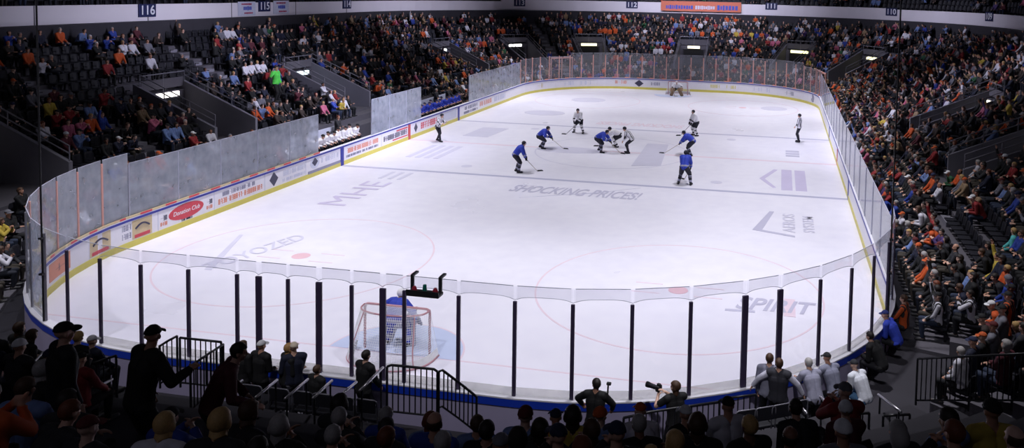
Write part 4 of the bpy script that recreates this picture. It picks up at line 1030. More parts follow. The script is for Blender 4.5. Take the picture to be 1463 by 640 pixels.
# ---- players, officials, staff
def player(f, jersey, pants, socks, helmet, glove, label, loc, rz, trim=None, goalie=None, official=False, scale=1.04, skates=True):
    me, B = body_mesh(f, .0125, True); co, no, faces = arrays(me); reg, par, names = region_of(co, B, f); N = names.index
    for k in ('skin', 'eye', 'lip'): me.materials.append(M[k])
    fc = np.array([co[list(q)].mean(0) for q in faces]); hx, hy, hz = head_coords(fc, f); mi = np.zeros(len(faces), int)
    mi[(np.abs(np.abs(hx)-.03) < .011) & (hy > .05) & (np.abs(hz-.005) < .007)] = 1; mi[(np.abs(hx) < .02) & (hy > .06) & (np.abs(hz+.062) < .006)] = 2
    me.polygons.foreach_set('material_index', mi)
    o = bpy.data.objects.new('person', me); C.objects.link(o); o.location = loc; o.rotation_euler = (0, 0, rz); o.scale = (scale,)*3; o.color = (*SKINS[0], 1); tag(o, label, 'person')
    freg = np.array([np.bincount(reg[list(q)], minlength=10).argmax() for q in faces]); fpar = np.array([par[list(q)].mean() for q in faces])
    def part(nm, mask, off, mats, fm=None):
        pm = shell_mesh(co, no, faces, mask, off, nm, fm); c = link(nm, pm, mats, o); return c
    up = (co-np.array(f.pelvis))@np.array((f.waist-f.pelvis).normalized())
    jm = np.isin(reg, (N('torso'), N('uarm'))) | ((reg == N('farm')) & (par < .9)) | ((reg == N('hipr')) & (up > -.06)); fup = np.array([up[list(q)].mean() for q in faces])
    fm = np.zeros(len(faces), int)
    if trim: fm[((freg == N('farm')) & (fpar > .25) & (fpar < .55)) | (np.isin(freg, (N('torso'), N('hipr'))) & (fup > -.02) & (fup < .05))] = 1
    part('shirt' if official else 'jersey', jm, .022 if official else .04, [jersey, trim or jersey], fm)
    if official:
        part('trousers', np.isin(reg, (N('hipr'), N('thigh'), N('calf'))), .016, pants)
    else:
        part('padded_pants', np.isin(reg, (N('hipr'),)) | ((reg == N('thigh')) & (par < .88)), .042, pants)
        fs = np.zeros(len(faces), int); fs[(freg == N('calf')) & (fpar > .45) & (fpar < .8)] = 1
        part('socks', (reg == N('calf')) | ((reg == N('thigh')) & (par > .82)), .026, [socks, trim or socks], fs)
    x, y, z = head_coords(co, f); hd = reg == N('head')
    part('helmet', hd & ((z > .03) | ((y < -.02) & (z > -.05)) | ((np.abs(x) > .06) & (z > -.02))), .026, helmet)
    if not official:
        part('gloves', (reg == N('hand')) | ((reg == N('farm')) & (par > .78)), .02, glove)
        if goalie is None: link('visor', shell_mesh(co, no, faces, hd & (y > .03) & (z > -.03) & (z < .06), .03, 'visor'), M['glass_far'], o)
    side = (np.linalg.norm(co-np.array(f.an[1]), axis=1) < np.linalg.norm(co-np.array(f.an[-1]), axis=1))
    for sd_ in (side, ~side): part('boot', (reg == N('foot')) & sd_, .014, M['jer_black'])
    if skates:
        for s in (-1, 1):
            d = f.leg_back(s); c = f.an[s]+d*.05; c.z = f.an[s].z-.125; MB().box(c, (.006, .29, .055), math.atan2(-d.x, d.y), ch=.002).build('skate_blade', M['steel'], o)
    if goalie:
        for s in (-1, 1):
            k, a = f.kn[s], f.an[s]; ax = (k-a).normalized(); d = f.leg_back(s); d = (d-ax*d.dot(ax)).normalized(); lt = d.cross(ax)
            mt = Matrix((lt, d, ax)).transposed(); c = (k+a)/2+ax*.09+d*.10; MB().box(c, (.29, .12, .84), ch=.05, mat3=mt).build('leg_pad', goalie, o)
        for s, nm, sz in ((1, 'blocker', (.2, .06, .36)), (-1, 'catching_glove', (.26, .12, .3))):
            d = (f.wr[s]-f.el[s]).normalized(); nn = Vector((.3*s, .8, .1)); nn = (nn-d*nn.dot(d)).normalized(); mt = Matrix((nn.cross(d), nn, d)).transposed()
            MB().box(f.wr[s]+d*.08+nn*.06, sz, ch=.03, mat3=mt).build(nm, goalie, o)
        b = MB()
        for zz in (-.07, -.035, 0, .03): b.tube([f.head+f.hrt*(.085*math.sin(a))+f.hfw*(.02+.095*math.cos(a))+f.hup*zz for a in [-1.2+2.4*i/8 for i in range(9)]], .004, 5)
        for a in (-.5, 0, .5): b.tube([f.head+f.hrt*(.085*math.sin(a))+f.hfw*(.02+.095*math.cos(a))+f.hup*zz for zz in (-.075, -.03, .035)], .004, 5)
        b.build('mask_cage', M['steel'], o)
    return o
def to_world(loc, rz, p, scale=1.04): return Vector(loc)+Matrix.Rotation(rz, 3, 'Z') @ (Vector(p)*scale)
def stick(top, heel, label, dark=False, goalie=False, toe=None):
    top, heel = Vector(top), Vector(heel); o = empty('hockey_stick', heel); tag(o, label, 'hockey stick'); d = heel-top; L_ = d.length
    ax = d.normalized(); fl = Vector((ax.x, ax.y, 0)); fl = fl.normalized() if fl.length > 1e-3 else Vector((0, 1, 0))
    if toe is not None: fl = Vector(toe).normalized()
    x = ax.orthogonal().normalized(); x = ax.cross(Vector((0, 0, 1))).normalized(); mt = Matrix((x, ax.cross(x), ax)).transposed()
    if goalie:
        MB().box(-ax*(L_*.62), (.026, .02, L_*.76), ch=.004, mat3=mt).build('shaft', M['stick'], o); MB().box(-ax*(L_*.13), (.09, .02, L_*.30), ch=.006, mat3=mt).build('paddle', M['stick'], o)
    else: MB().box(-ax*(L_/2), (.032, .024, L_), ch=.005, mat3=mt).build('shaft', M['stick_dark' if dark else 'stick'], o)
    MB().box(-ax*(L_-.07), (.038, .03, .16), ch=.006, mat3=mt).build('grip_tape', M['tape'], o)
    n = 8; vs = []; fs = []; sd = fl.cross(Vector((0, 0, 1)))
    for i in range(n+1):
        t = i/n; c = fl*(.31*t-.02)+sd*(.03*t*t); hh = .075*(1 if t < .8 else 1-.5*(t-.8)/.2)
        for w_ in (-.006, .006):
            for z in (.0, hh): vs.append(c+sd*w_+Vector((0, 0, z-heel.z+.004)))
    for i in range(n): k = 4*i; fs += [(k, k+4, k+5, k+1), (k+2, k+3, k+7, k+6), (k+1, k+5, k+7, k+3), (k, k+2, k+6, k+4)]
    fs += [(0, 1, 3, 2), (4*n, 4*n+2, 4*n+3, 4*n+1)]
    MB().add(vs, fs).build('blade', M['tape' if not goalie else 'stick'], o)
    return o
AK = .105   # ankle height above the ice on skates
bent = dict(pelvis=(0, -.12, .86), lean=.78, curve=.25, head_pitch=-.15, ar=(.2, .02, AK), al=(-.2, -.08, AK))
def skater(kind, jersey, px, rz, label, sl_=None, extra=None, **kw):
    white = jersey == 'white'; f = dict(bent); f.update(kind); f.update(kw); fg = Fig(bulk=1.12, **f); loc = at_z(px[0], px[1], 0)
    J = M['jer_white'] if white else M['jer_blue']
    o = player(fg, J, M['jer_black'], M['jer_white'] if white else M['jer_black'], M['jer_black'], M['jer_black'], label, loc, rz, trim=M['jer_black'] if white else M['jer_grey'])
    if sl_:
        tp, he = to_world(loc, rz, fg.wr[sl_[0]]+(fg.wr[sl_[0]]-fg.el[sl_[0]]).normalized()*.07), to_world(loc, rz, sl_[1]); he.z = .0
        lw = to_world(loc, rz, fg.wr[-sl_[0]]+(fg.wr[-sl_[0]]-fg.el[-sl_[0]]).normalized()*.07)
        stick(tp, he, sl_[2], white, toe=Matrix.Rotation(rz, 3, 'Z') @ Vector(sl_[3]) if len(sl_) > 3 else None)
    return o
E_ = -PI/2    # faces +x (right of the picture)
knees = dict(wr=(.2, .40, .66), wl=(-.16, .42, .66), er=(.9, -.4, .2), el=(-.9, -.4, .2))
reach = dict(wr=(.16, .42, .72), wl=(-.02, .66, .50), er=(.9, -.6, .1), el=(-.9, -.2, .1))
skater(knees, 'blue', (740, 246), -PI/2+.35, 'person in blue hockey jersey bent forward alone left of the circle, nearest left skater', (1, (-.1, 1.0, 0), 'hockey stick under the nearest left skater in blue', (-.3, 1, 0)), pelvis=(0, -.14, .90), lean=.72)
skater(reach, 'blue', (775, 212), -PI/2, 'person in blue hockey jersey crouching low with stick on the ice, left wing', (1, (-.15, 1.25, 0), 'hockey stick of the crouching blue left winger', (0, 1, 0)), pelvis=(0, -.2, .74), lean=.95, ar=(.24, .08, AK), al=(-.22, -.2, AK))
skater(reach, 'blue', (859, 217), -PI/2-.1, 'person in blue hockey jersey bent double for the face-off at centre ice', (1, (.05, 1.2, 0), 'hockey stick of the blue centre at the face-off', (.2, 1, 0)), pelvis=(0, -.25, .80), lean=1.12, ar=(.32, .1, AK), al=(-.32, -.25, AK))
skater(reach, 'white', (880, 210), PI/2+.2, 'person in white hockey jersey bent low opposite the blue centre', (1, (.1, 1.05, 0), 'hockey stick of the white centre at the face-off', (-.2, 1, 0)), pelvis=(0, -.2, .72), lean=1.15)
skater(knees, 'white', (827, 190), PI-.2, 'person in white hockey jersey standing wide on the ice beyond the circle, left', (-1, (.5, .9, 0), 'hockey stick of the white skater beyond the circle', (1, .2, 0)), pelvis=(0, -.1, .86), lean=.5, ar=(.34, .0, AK), al=(-.34, .05, AK), head_pitch=-.1)
skater(knees, 'white', (993, 194), PI/2+.5, 'person in white hockey jersey behind the blue right winger', (-1, (.2, .95, 0), 'hockey stick of the white skater behind the right winger', (0, 1, 0)), pelvis=(0, -.08, .9), lean=.4)
skater(reach, 'blue', (984, 222), PI/2-.1, 'person in blue hockey jersey leaning far left with stick out, right wing', (1, (-.05, 1.45, 0), 'hockey stick stretched out left by the blue right winger', (0, 1, 0)), pelvis=(0, -.22, .84), lean=1.0, ar=(.26, .1, AK), al=(-.24, -.18, AK))
skater(knees, 'blue', (978, 264), -.15, 'person in blue hockey jersey with back turned, legs apart, nearest right skater', (1, (-.3, 1.0, 0), 'hockey stick in front of the nearest right skater in blue', (-1, .5, 0)), pelvis=(0, -.1, .9), lean=.62, ar=(.3, .0, AK), al=(-.3, .0, AK), side=-.08)
def referee(px, rz, label, **kw):
    f = dict(pelvis=(0, -.02, .96), lean=.1, wr=(.2, .2, .95), wl=(-.2, .2, .95), ar=(.14, .02, AK), al=(-.14, -.02, AK)); f.update(kw)
    return player(Fig(bulk=1.02, **f), M['stripes'], M['jer_black'], M['jer_black'], M['jer_black'], M['jer_black'], label, at_z(px[0], px[1], 0), rz, official=True)
referee((897, 219), PI/2, 'person in striped official shirt and black trousers bending over the face-off', pelvis=(0, -.22, .84), lean=.72, wr=(.15, .28, .72), wl=(-.12, .3, .62), ar=(.12, .04, AK), al=(-.12, -.06, AK))
referee((627, 202), -PI/2-.3, 'person in striped official shirt leaning forward beside the left boards', pelvis=(0, -.1, .92), lean=.45, wr=(.18, .42, 1.12), wl=(-.1, .46, 1.2), ar=(.16, .26, AK), al=(-.16, -.26, AK), twist=.2)
referee((1141, 203), PI/2-.2, 'person in striped official shirt standing upright near the right boards', wr=(.14, .22, .98), wl=(-.14, .22, .98), lean=.02)
# goalkeepers
fg = Fig(bulk=1.08, pelvis=(0, -.16, .70), lean=.62, curve=.3, wr=(.40, .26, .66), wl=(-.38, .28, .76), er=(1, -.4, 0), el=(-1, -.4, 0), ar=(.30, .06, AK), al=(-.30, .06, AK), tr=(.35, 1, 0), tl=(-.35, 1, 0), side=0)
gl = at_z(566, 494, 0)
player(fg, M['jer_blue'], M['jer_grey'], M['jer_blue'], M['jer_white'], M['jer_grey'], 'person in blue goalkeeper kit with grey leg pads standing before the near goal', gl, -.05, trim=M['jer_grey'], goalie=M['jer_grey'])
stick(to_world(gl, -.05, fg.wr[1]+Vector((0, .06, .28))), to_world(gl, -.05, (.12, .62, 0)), 'broad goalkeeper stick held before the near goal', goalie=True, toe=(-1, .3, 0))
fg = Fig(bulk=1.12, pelvis=(0, -.1, .70), lean=.72, curve=.3, wr=(.40, .34, .62), wl=(-.42, .3, .70), er=(1, -.4, 0), el=(-1, -.4, 0), ar=(.42, .1, AK), al=(-.42, .1, AK), tr=(.4, 1, 0), tl=(-.4, 1, 0))
gl2 = (.37, 27.0, 0)
player(fg, M['jer_white'], M['jer_black'], M['jer_white'], M['jer_white'], M['pad_tan'], 'person in white goalkeeper kit with brown leg pads crouching in the far goal', gl2, PI, trim=M['jer_black'], goalie=M['pad_tan'])
stick(to_world(gl2, PI, fg.wr[1]+Vector((0, .05, .25))), to_world(gl2, PI, (.1, .6, 0)), 'broad goalkeeper stick laid before the far goal', goalie=True, toe=(1, 0, 0))
# ---- team benches
def bench(y0, y1, label, jersey, who, seed, helm):
    r = random.Random(seed); yc = (y0+y1)/2; BF = .55; o = empty('team_bench', (-W-1.0, yc, BF)); tag(o, label, 'bench'); ln = abs(y1-y0)
    MB().box((0, 0, .43), (.36, ln, .06), ch=.015).build('seat', M['seat'], o); MB().box((-.9, 0, .55), (.05, ln, 1.1), ch=.01).build('back_wall', M['pale_ad'], o)
    MB().box((-.03, 0, (WALK-.05-BF)/2), (1.72, ln+.6, BF-WALK-.01)).build('platform', M['concrete_dark'], o)
    for t in (-.45, -.15, .15, .45): MB().box((0, ln*t, .2), (.3, .06, .4)).build('leg', M['greyrail'], o)
    n = int(ln/.56); protos = [person_parts(sit(le, (.1, .42, .62), (-.1, .44, .66), .18, .3, bulk=1.25, head_yaw=hy), st, .0135, True, 'jersey', .03) for le, hy, st in ((.45, .2, 'cap'), (.3, -.3, 'beanie'), (.6, 0, 'beanie'))]
    for i in range(n):
        y = y0+(y1-y0)*(i+.5)/n; oc = outfit(r); oc.update(top=jersey, cap=helm, trousers=srgb(24, 24, 36))
        build_person(r.choice(protos), (-W-.98, y, BF), -PI/2+r.uniform(-.2, .2), oc, 'person in %s hockey jersey on the %s, %s from the near end' % (who[0], who[1], ordinal(i+1)), 'players on the '+who[1])
bench(-9.5, -4.9, 'long players bench behind the left boards full of white jerseys', srgb(235, 233, 240), ('white', 'white team bench'), 3, srgb(30, 30, 36))
bench(2.1, 9.7, 'long players bench behind the left boards full of blue jerseys', srgb(40, 62, 178), ('blue', 'blue team bench'), 4, srgb(30, 34, 70))
def standing(lean=.05, wr=(.24, .1, .82), wl=(-.24, .1, .82), ar=(.12, .04, .09), al=(-.12, -.02, .09), **k): return Fig(pelvis=(0, 0, .93), lean=lean, wr=wr, wl=wl, ar=ar, al=al, **k)
for y, c, lab in ((-8.8, 'black', 'person in black suit standing at the near end of the white bench'), (-5.6, 'charcoal', 'person in charcoal suit standing behind the white bench'), (3.4, 'black', 'person in black suit standing behind the blue bench, nearer one'), (7.4, 'charcoal', 'person in charcoal suit standing behind the blue bench, farther one')):
    oc = outfit(random.Random(int(y*10)), c); build_person(person_parts(standing(.08, (-.08, .26, 1.12), (.1, .24, 1.08), er=(.9, -.3, -.5), el=(-.9, -.3, -.5)), 'short', .0135), (-W-1.62, y, .55), -PI/2, oc, lab)
# ---- people standing between the boards and the near stand
def ground(u, v, z, zf): p = at_z(u, v, z); return (p[0], p[1], zf)
def special(px, ztop, zf, fig, style, colors, label, rz, scale=1.0, top=None, seed=1, striped=False, **k):
    oc = outfit(random.Random(seed), top); oc.update(colors); p = at_z(px[0], px[1], ztop)
    return build_person(person_parts(fig, style, .0105, True, **k), (p[0], p[1], zf), rz, oc, label, None, scale, striped)
DK = dict(trousers=srgb(22, 22, 30))
special((344, 489), 1.93, WALK, standing(.06), 'short', dict(top=TOPD['black'], hair=HAIRS[1][1], **DK), 'person with short brown hair in black jacket beside the black stair rail, leftmost of four', -.25, seed=2)
special((371, 487), 1.96, WALK, standing(.06, (.1, .3, 1.05), (-.2, .1, .85)), 'cap', dict(top=TOPD['black'], cap=srgb(205, 205, 212), **DK), 'person in light grey cap and black jacket behind the near boards', -.2, seed=3)
special((408, 492), 1.9, WALK, standing(.1, (.12, .3, 1.15), (-.2, .2, .9)), 'long', dict(top=TOPD['black'], hair=srgb(170, 130, 80), **DK), 'person with long blond hair in dark top hugging a neighbour in pale cap', -.6, .97, seed=4)
special((420, 492), 1.92, WALK, standing(.05, (.0, .28, 1.1), (-.22, .2, .95)), 'cap', dict(top=TOPD['navy'], cap=srgb(215, 200, 180), trousers=srgb(170, 168, 180)), 'person in pale cap and navy jersey with pale trousers behind the near boards', .6, seed=5)
special((452, 527), 1.55, WALK-.15, standing(.02), 'short', dict(top=TOPD['black'], hair=HAIRS[1][1], **DK), 'person in black suit with pale collar, low beside the goal end glass', -.3, .9, seed=6)
special((519, 512), 1.75, WALK-.05, standing(.1, (.2, .3, .9), (-.2, .3, .9)), 'short', dict(top=TOPD['black'], hair=HAIRS[0][1], **DK), 'person in broad black coat standing behind the near goal', -.35, seed=7)
ph = at_z(851, 541, 1.97)
special((851, 541), 1.97, WALK, standing(.06, (.26, .34, 1.02), (-.36, .30, 1.06), er=(1, -.3, .1), el=(-1, -.2, .1), head_yaw=.75), 'short', dict(top=TOPD['black'], hair=HAIRS[0][1], **DK), 'person all in black with back turned at the near boards, camera gear on shoulder', -.05, seed=8)
LF = standing(.04, (-.10, .30, 1.42), (-.24, .34, 1.36), er=(.7, .4, -1), el=(-.9, .4, -.9), head_yaw=.8)
lady = special((966, 544), 1.93, WALK, LF, 'long', dict(top=TOPD['black'], hair=HAIRS[1][1], skin=SKINS[4], **DK), 'person with long hair in black T-shirt holding up a camera at near boards', .55, .97, seed=9, short_sleeve=True)
special((1099, 515), 1.83, WALK, standing(.1), 'short', dict(top=srgb(130, 130, 150), hair=HAIRS[1][1], **DK), 'person with cropped hair half hidden behind the person in a dark waistcoat', -.1, seed=10)
special((1113, 517), 1.90, WALK, standing(.08, (.50, .16, 1.0), (-.56, .14, 1.02), er=(1, -.2, .4), el=(-1, -.2, .4)), 'short', dict(top=srgb(205, 204, 222), hair=HAIRS[1][1], vest=srgb(44, 44, 54), **DK), 'person in dark waistcoat over white shirt with arms spread on the rails', -.1, seed=11, vest=True)
special((1162, 513), 1.72, WALK, Fig(pelvis=(0, -.15, .72), lean=.55, wr=(.2, .42, .86), wl=(-.2, .45, .9), ar=(.16, .2, .09), al=(-.16, .1, .09), curve=.2), 'short', dict(top=srgb(150, 150, 172), hair=srgb(170, 166, 166), **DK), 'person with grey hair in grey shirt leaning towards the glass', .45, seed=12)
special((1189, 505), 1.72, WALK, Fig(pelvis=(0, -.15, .72), lean=.5, wr=(.2, .42, .9), wl=(-.2, .45, .95), ar=(.16, .2, .09), al=(-.16, .1, .09), curve=.2), 'cap', dict(top=srgb(132, 134, 156), cap=srgb(26, 26, 34), **DK), 'person in dark cap and grey shirt leaning towards the glass', .6, seed=13)
special((1238, 517), 1.55, WALK, POSES['forward'], 'cap', dict(top=srgb(225, 228, 240), cap=srgb(40, 42, 50), trousers=srgb(80, 120, 160)), 'person in white jersey and dark cap seated by the near right corner glass', .75, 1.0, seed=14)
special((1262, 478), 1.5, WALK, POSES['forward'], 'short', dict(top=TOPD['black'], hair=HAIRS[0][1], **DK), 'person in black coat seated at the corner glass between two jerseys', .95, 1.0, seed=15)
special((1284, 446), 1.5, WALK, POSES['forward'], 'cap', dict(top=srgb(48, 70, 190), cap=srgb(36, 44, 110), **DK), 'person in blue jersey and blue cap seated at the corner glass', 1.1, 1.0, seed=16)
special((1293, 424), 1.5, WALK, POSES['lap'], 'short', dict(top=TOPD['orange'], hair=HAIRS[1][1], **DK), 'person in black-striped orange jersey seated in the corner front row', 1.2, 1.0, seed=17, striped=True)
# two dark figures standing in the near stand, left
special((86, 466), 5.62, 3.80, standing(.04), 'cap', dict(top=srgb(20, 20, 26), cap=srgb(18, 18, 24), **DK), 'person in dark cap and dark coat standing tall in near stand, far left', -.5, 1.06, seed=18)
special((197, 473), 5.55, 3.72, standing(.22, (.26, .42, 1.2), (-.2, .2, .9), head_yaw=.7), 'cap', dict(top=srgb(26, 24, 24), cap=srgb(16, 16, 20), **DK), 'person in brimmed dark cap and dark jacket standing, second from far left', -.35, 1.06, seed=19)
special((300, 515), 4.9, 3.4, standing(.5, (.3, .5, 1.0), (-.2, .4, .9)), 'short', dict(top=TOPD['maroon'], hair=HAIRS[0][1], **DK), 'person in maroon top stooping beside the standing person in brimmed cap', -1.0, 1.0, seed=20)
special((394, 75), 6.3, rowZ(10), standing(0, (.42, .12, 1.55), (-.24, .1, .9), er=(1, .2, -.4)), 'short', dict(top=TOPD['lime green'], hair=HAIRS[0][1], **DK), 'person in lime green shirt standing with raised arm in left stand', -PI/2, 1.0, seed=21)
# camera held by the photographer at the boards, bag strap gear of the other
def camera_thing(loc, rz, label):
    o = empty('camera', loc, rz); tag(o, label, 'camera')
    MB().box((0, 0, 0), (.15, .08, .11), ch=.015).box((0, 0, .07), (.06, .07, .05), ch=.012).build('camera_body', M['rail'], o)
    MB().tube([(0, .03, -.005), (0, .10, -.005), (0, .24, -.005)], .042, 14, r2=.052).build('lens', M['seat'], o)
    MB().tube([(0, .235, -.005), (0, .29, -.005)], .058, 14).build('lens_hood', M['rail'], o); return o
l = Vector(lady.location)+Matrix.Rotation(.55, 3, 'Z') @ (((LF.wr[1]+LF.wr[-1])/2+Vector((-.03, .10, .07)))*.97); camera_thing(l, 1.15, 'black camera with long lens held up by the person in black T-shirt')
o = empty('flash_bracket', (ph[0]+.24, ph[1]+.02, WALK+1.45)); tag(o, 'black flash bracket rising over the shoulder of the person at the boards', 'camera gear')
MB().tube([(0, 0, 0), (.01, 0, .2)], .018, 8).build('bracket_arm', M['rail'], o); MB().box((.02, .02, .23), (.09, .07, .05), ch=.012).build('flash_head', M['rail'], o)

# ---- spectators: the ones that show largest as people of their own, the rest as one crowd
taken = [np.array(o.location[:2]) for o in bpy.data.objects if o.name.startswith('person') and o.parent is None]
N_IND = 300-sum(1 for o in bpy.data.objects if o.name.split('.')[0] == 'person' and o.parent is None)
for q in SEATS:
    if q['occ'] and any(np.hypot(*(q['p'][:2]-t)) < .55 for t in taken): q['occ'] = False; q['blocked'] = True
cand = [q for q in SEATS if q['occ'] and -12 < q['u'] < 1475 and 0 < q['v'] < 668 and q['side'] != 'upper']
cand.sort(key=lambda q: q['w'])
ind = cand[:max(0, N_IND)]; indset = set(map(id, ind))
used = set()
TOTNO = {}
for q in SEATS:
    kk_ = (q['side'], q['k']); TOTNO[kk_] = max(TOTNO.get(kk_, 0), q['no'])
def place_words(q):
    no = TOTNO[(q['side'], q['k'])]-q['no']+1 if q['side'] == 'left' else q['no']
    return '%s stand row %s, %s from %s' % (q['side'], CARD[q['k']+1], ordinal(no), {'right': 'near end', 'left': 'near end', 'far': 'right', 'near': 'left'}[q['side']])
CARD = ['zero', 'one', 'two', 'three', 'four', 'five', 'six', 'seven', 'eight', 'nine', 'ten', 'eleven', 'twelve', 'thirteen', 'fourteen', 'fifteen', 'sixteen', 'seventeen']
for q in ind:
    pn = rnd.choices(list(POSES), weights=(5, 3, 3, 2, 2, 0 if q['side'] == 'near' else .7))[0]; st = rnd.choice(STYLES_FOR[pn]); oc = outfit(rnd, q['top'])
    hd = {'short': oc['hairn']+' hair', 'long': 'long '+oc['hairn']+' hair', 'bald': 'thinning hair', 'cap': oc['capn']+' cap', 'beanie': oc['capn']+' knit hat'}[st]
    strp = q['top'] in ('orange', 'white') and q['u'] > 1280 and q['v'] > 400
    lab = 'person in %s%s, %s, %s' % ('striped ' if strp else '', oc['topn'], hd, place_words(q))
    build_person(PROTO[(pn, st)], tuple(q['p']), q['rz']+rnd.uniform(-.25, .25), oc, lab, 'spectators in the '+q['side']+' stand', rnd.uniform(.93, 1.06), strp)
rest = [q for q in SEATS if q['occ'] and id(q) not in indset]
VV, TT, CC = [], [], []; base = 0
for q in rest:
    g, tri, key, kl = rnd.choices(LOD, weights=(5, 3, 3, 2, 2, .7))[0]; oc = outfit(rnd, q['top']); sc_ = rnd.uniform(.92, 1.06); a = q['rz']+rnd.uniform(-.3, .3)
    if q['side'] == 'upper' : pass
    ca, sa = math.cos(a), math.sin(a); P = g*sc_; X = np.empty_like(P); X[:, 0] = P[:, 0]*ca-P[:, 1]*sa+q['p'][0]; X[:, 1] = P[:, 0]*sa+P[:, 1]*ca+q['p'][1]; X[:, 2] = P[:, 2]+q['p'][2]
    hc = oc['cap'] if rnd.random() < .22 else oc['hair']; pal = np.array([oc['top'], oc['trousers'], oc['skin'], hc, (.03, .03, .03)]); kk = kl if rnd.random() < .35 else key
    VV.append(X); TT.append(tri+base); CC.append(pal[kk]); base += len(X)
VV = np.concatenate(VV); TT = np.concatenate(TT); CC = np.concatenate(CC)
def big_mesh(name, v, t, col=None):
    me = bpy.data.meshes.new(name); me.vertices.add(len(v)); me.vertices.foreach_set('co', v.astype(np.float32).ravel()); k = t.shape[1]
    me.loops.add(t.size); me.loops.foreach_set('vertex_index', t.astype(np.int32).ravel()); me.polygons.add(len(t)); me.polygons.foreach_set('loop_start', np.arange(0, t.size, k, dtype=np.int32))
    me.polygons.foreach_set('use_smooth', np.full(len(t), col is not None)); me.update(calc_edges=True)
    if col is not None:
        at = me.color_attributes.new('Col', 'FLOAT_COLOR', 'POINT'); c4 = np.ones((len(v), 4), np.float32); c4[:, :3] = col; at.data.foreach_set('color', c4.ravel())
    me.validate(); return me
o = link('crowd', big_mesh('crowd', VV, TT, CC), M['crowd']); tag(o, 'the rest of the seated spectators filling the distant rows of the arena', 'crowd', kind='stuff')
print('CROWD', len(ind), len(rest), len(VV))
# ---- seats
def seat_parts():
    back = MB(); n = 6; vs = []; fs = []
    for i in range(n+1):
        t = i/n; z = .40+.42*t; y = -.24-.07*t; w_ = .225*(1 if t < .75 else 1-.25*((t-.75)/.25)**2)
        for j in range(5):
            x = (j/4-.5)*2; vs.append((x*w_, y+.035*x*x, z)); vs.append((x*w_, y+.035*x*x-.03, z))
    for i in range(n):
        for j in range(4):
            a = i*10+2*j; b = a+10; fs += [(a, a+2, b+2, b), (a+1, b+1, b+3, a+3)]
        a = i*10; fs += [(a, a+10, a+11, a+1), (a+8, a+9, a+19, a+18)]
    fs += [tuple(range(0, 10, 2))+tuple(range(9, 0, -2)), tuple(n*10+i for i in range(8, -1, -2))+tuple(n*10+i for i in range(1, 10, 2))]
    back.add(vs, fs)
    pan = MB().box((0, -.03, .41), (.43, .40, .05), ch=.018)
    sup = MB().box((0, -.20, .20), (.06, .07, .40)).box((0, -.18, .025), (.22, .16, .05))
    arm = [MB().box((x, -.08, .60), (.035, .26, .03), ch=.01).box((x, -.19, .40), (.03, .035, .4)) for x in (-.262, .262)]
    return back, pan, sup, arm
bk, pn_, sp_, am = seat_parts(); SM = dict(backrest=bk.mesh('backrest', True), seat_pan=pn_.mesh('seat_pan'), support=sp_.mesh('support'), armrest=am[0].mesh('armrest'))
for me in SM.values(): me.materials.append(M['seat'])
emp = [q for q in SEATS if not q['occ'] and not q.get('blocked') and 0 < q['u'] < 1463 and 0 < q['v'] < 640 and q['side'] in ('left', 'right', 'far')]
emp.sort(key=lambda q: q['w']); emp = emp[:300]; eset = set(map(id, emp))
for q in emp:
    o = empty('stadium_seat', tuple(q['p']), q['rz']); side = q['side']
    tag(o, 'empty dark folding seat, '+place_words(q), 'seat', 'empty seats in the %s stand' % side)
    for nm, me in SM.items():
        c = bpy.data.objects.new(nm, me); C.objects.link(c); c.parent = o
sv = []; sf = []
for mb in (bk, pn_, sp_):
    n = len(sv); sv += mb.v; sf += [tuple(i+n for i in f) for f in mb.f]
# plain far seat: the same backrest outline, pan and support with fewer faces
lo = MB(); vs = []
for z, y, w_ in ((.40, -.24, .225), (.72, -.293, .225), (.82, -.31, .17)):
    for x in (-1, 0, 1):
        for th in (0, .03): vs.append((x*w_, y+.035*x*x-th, z))
fs = []
for i in range(2):
    for j in range(2): a = i*6+2*j; b = a+6; fs += [(a, a+2, b+2, b), (a+1, b+1, b+3, a+3)]
    a = i*6; fs += [(a, a+6, a+7, a+1), (a+4, a+5, a+11, a+10)]
for j in range(2): a = 12+2*j; fs.append((a, a+2, a+3, a+1))
lo.add(vs, fs); lo.box((0, -.03, .41), (.43, .40, .05)); lo.box((0, -.20, .20), (.06, .07, .40))
lv = np.array(lo.v); lt = []
for q in lo.f:
    for i in range(1, len(q)-1): lt.append((q[0], q[i], q[i+1]))
lt = np.array(lt); VV, TT = [], []; base = 0
for q in SEATS:
    if id(q) in eset: continue
    if not q['occ'] and q['side'] == 'near': continue
    ca, sa = math.cos(q['rz']), math.sin(q['rz']); X = np.empty_like(lv); X[:, 0] = lv[:, 0]*ca-lv[:, 1]*sa+q['p'][0]; X[:, 1] = lv[:, 0]*sa+lv[:, 1]*ca+q['p'][1]; X[:, 2] = lv[:, 2]+q['p'][2]
    VV.append(X); TT.append(lt+base); base += len(X)
o = link('stadium_seats', big_mesh('stadium_seats', np.concatenate(VV), np.concatenate(TT)), M['seat']); tag(o, 'the other dark folding seats, mostly taken, in rows round the rink', 'seats', kind='stuff')
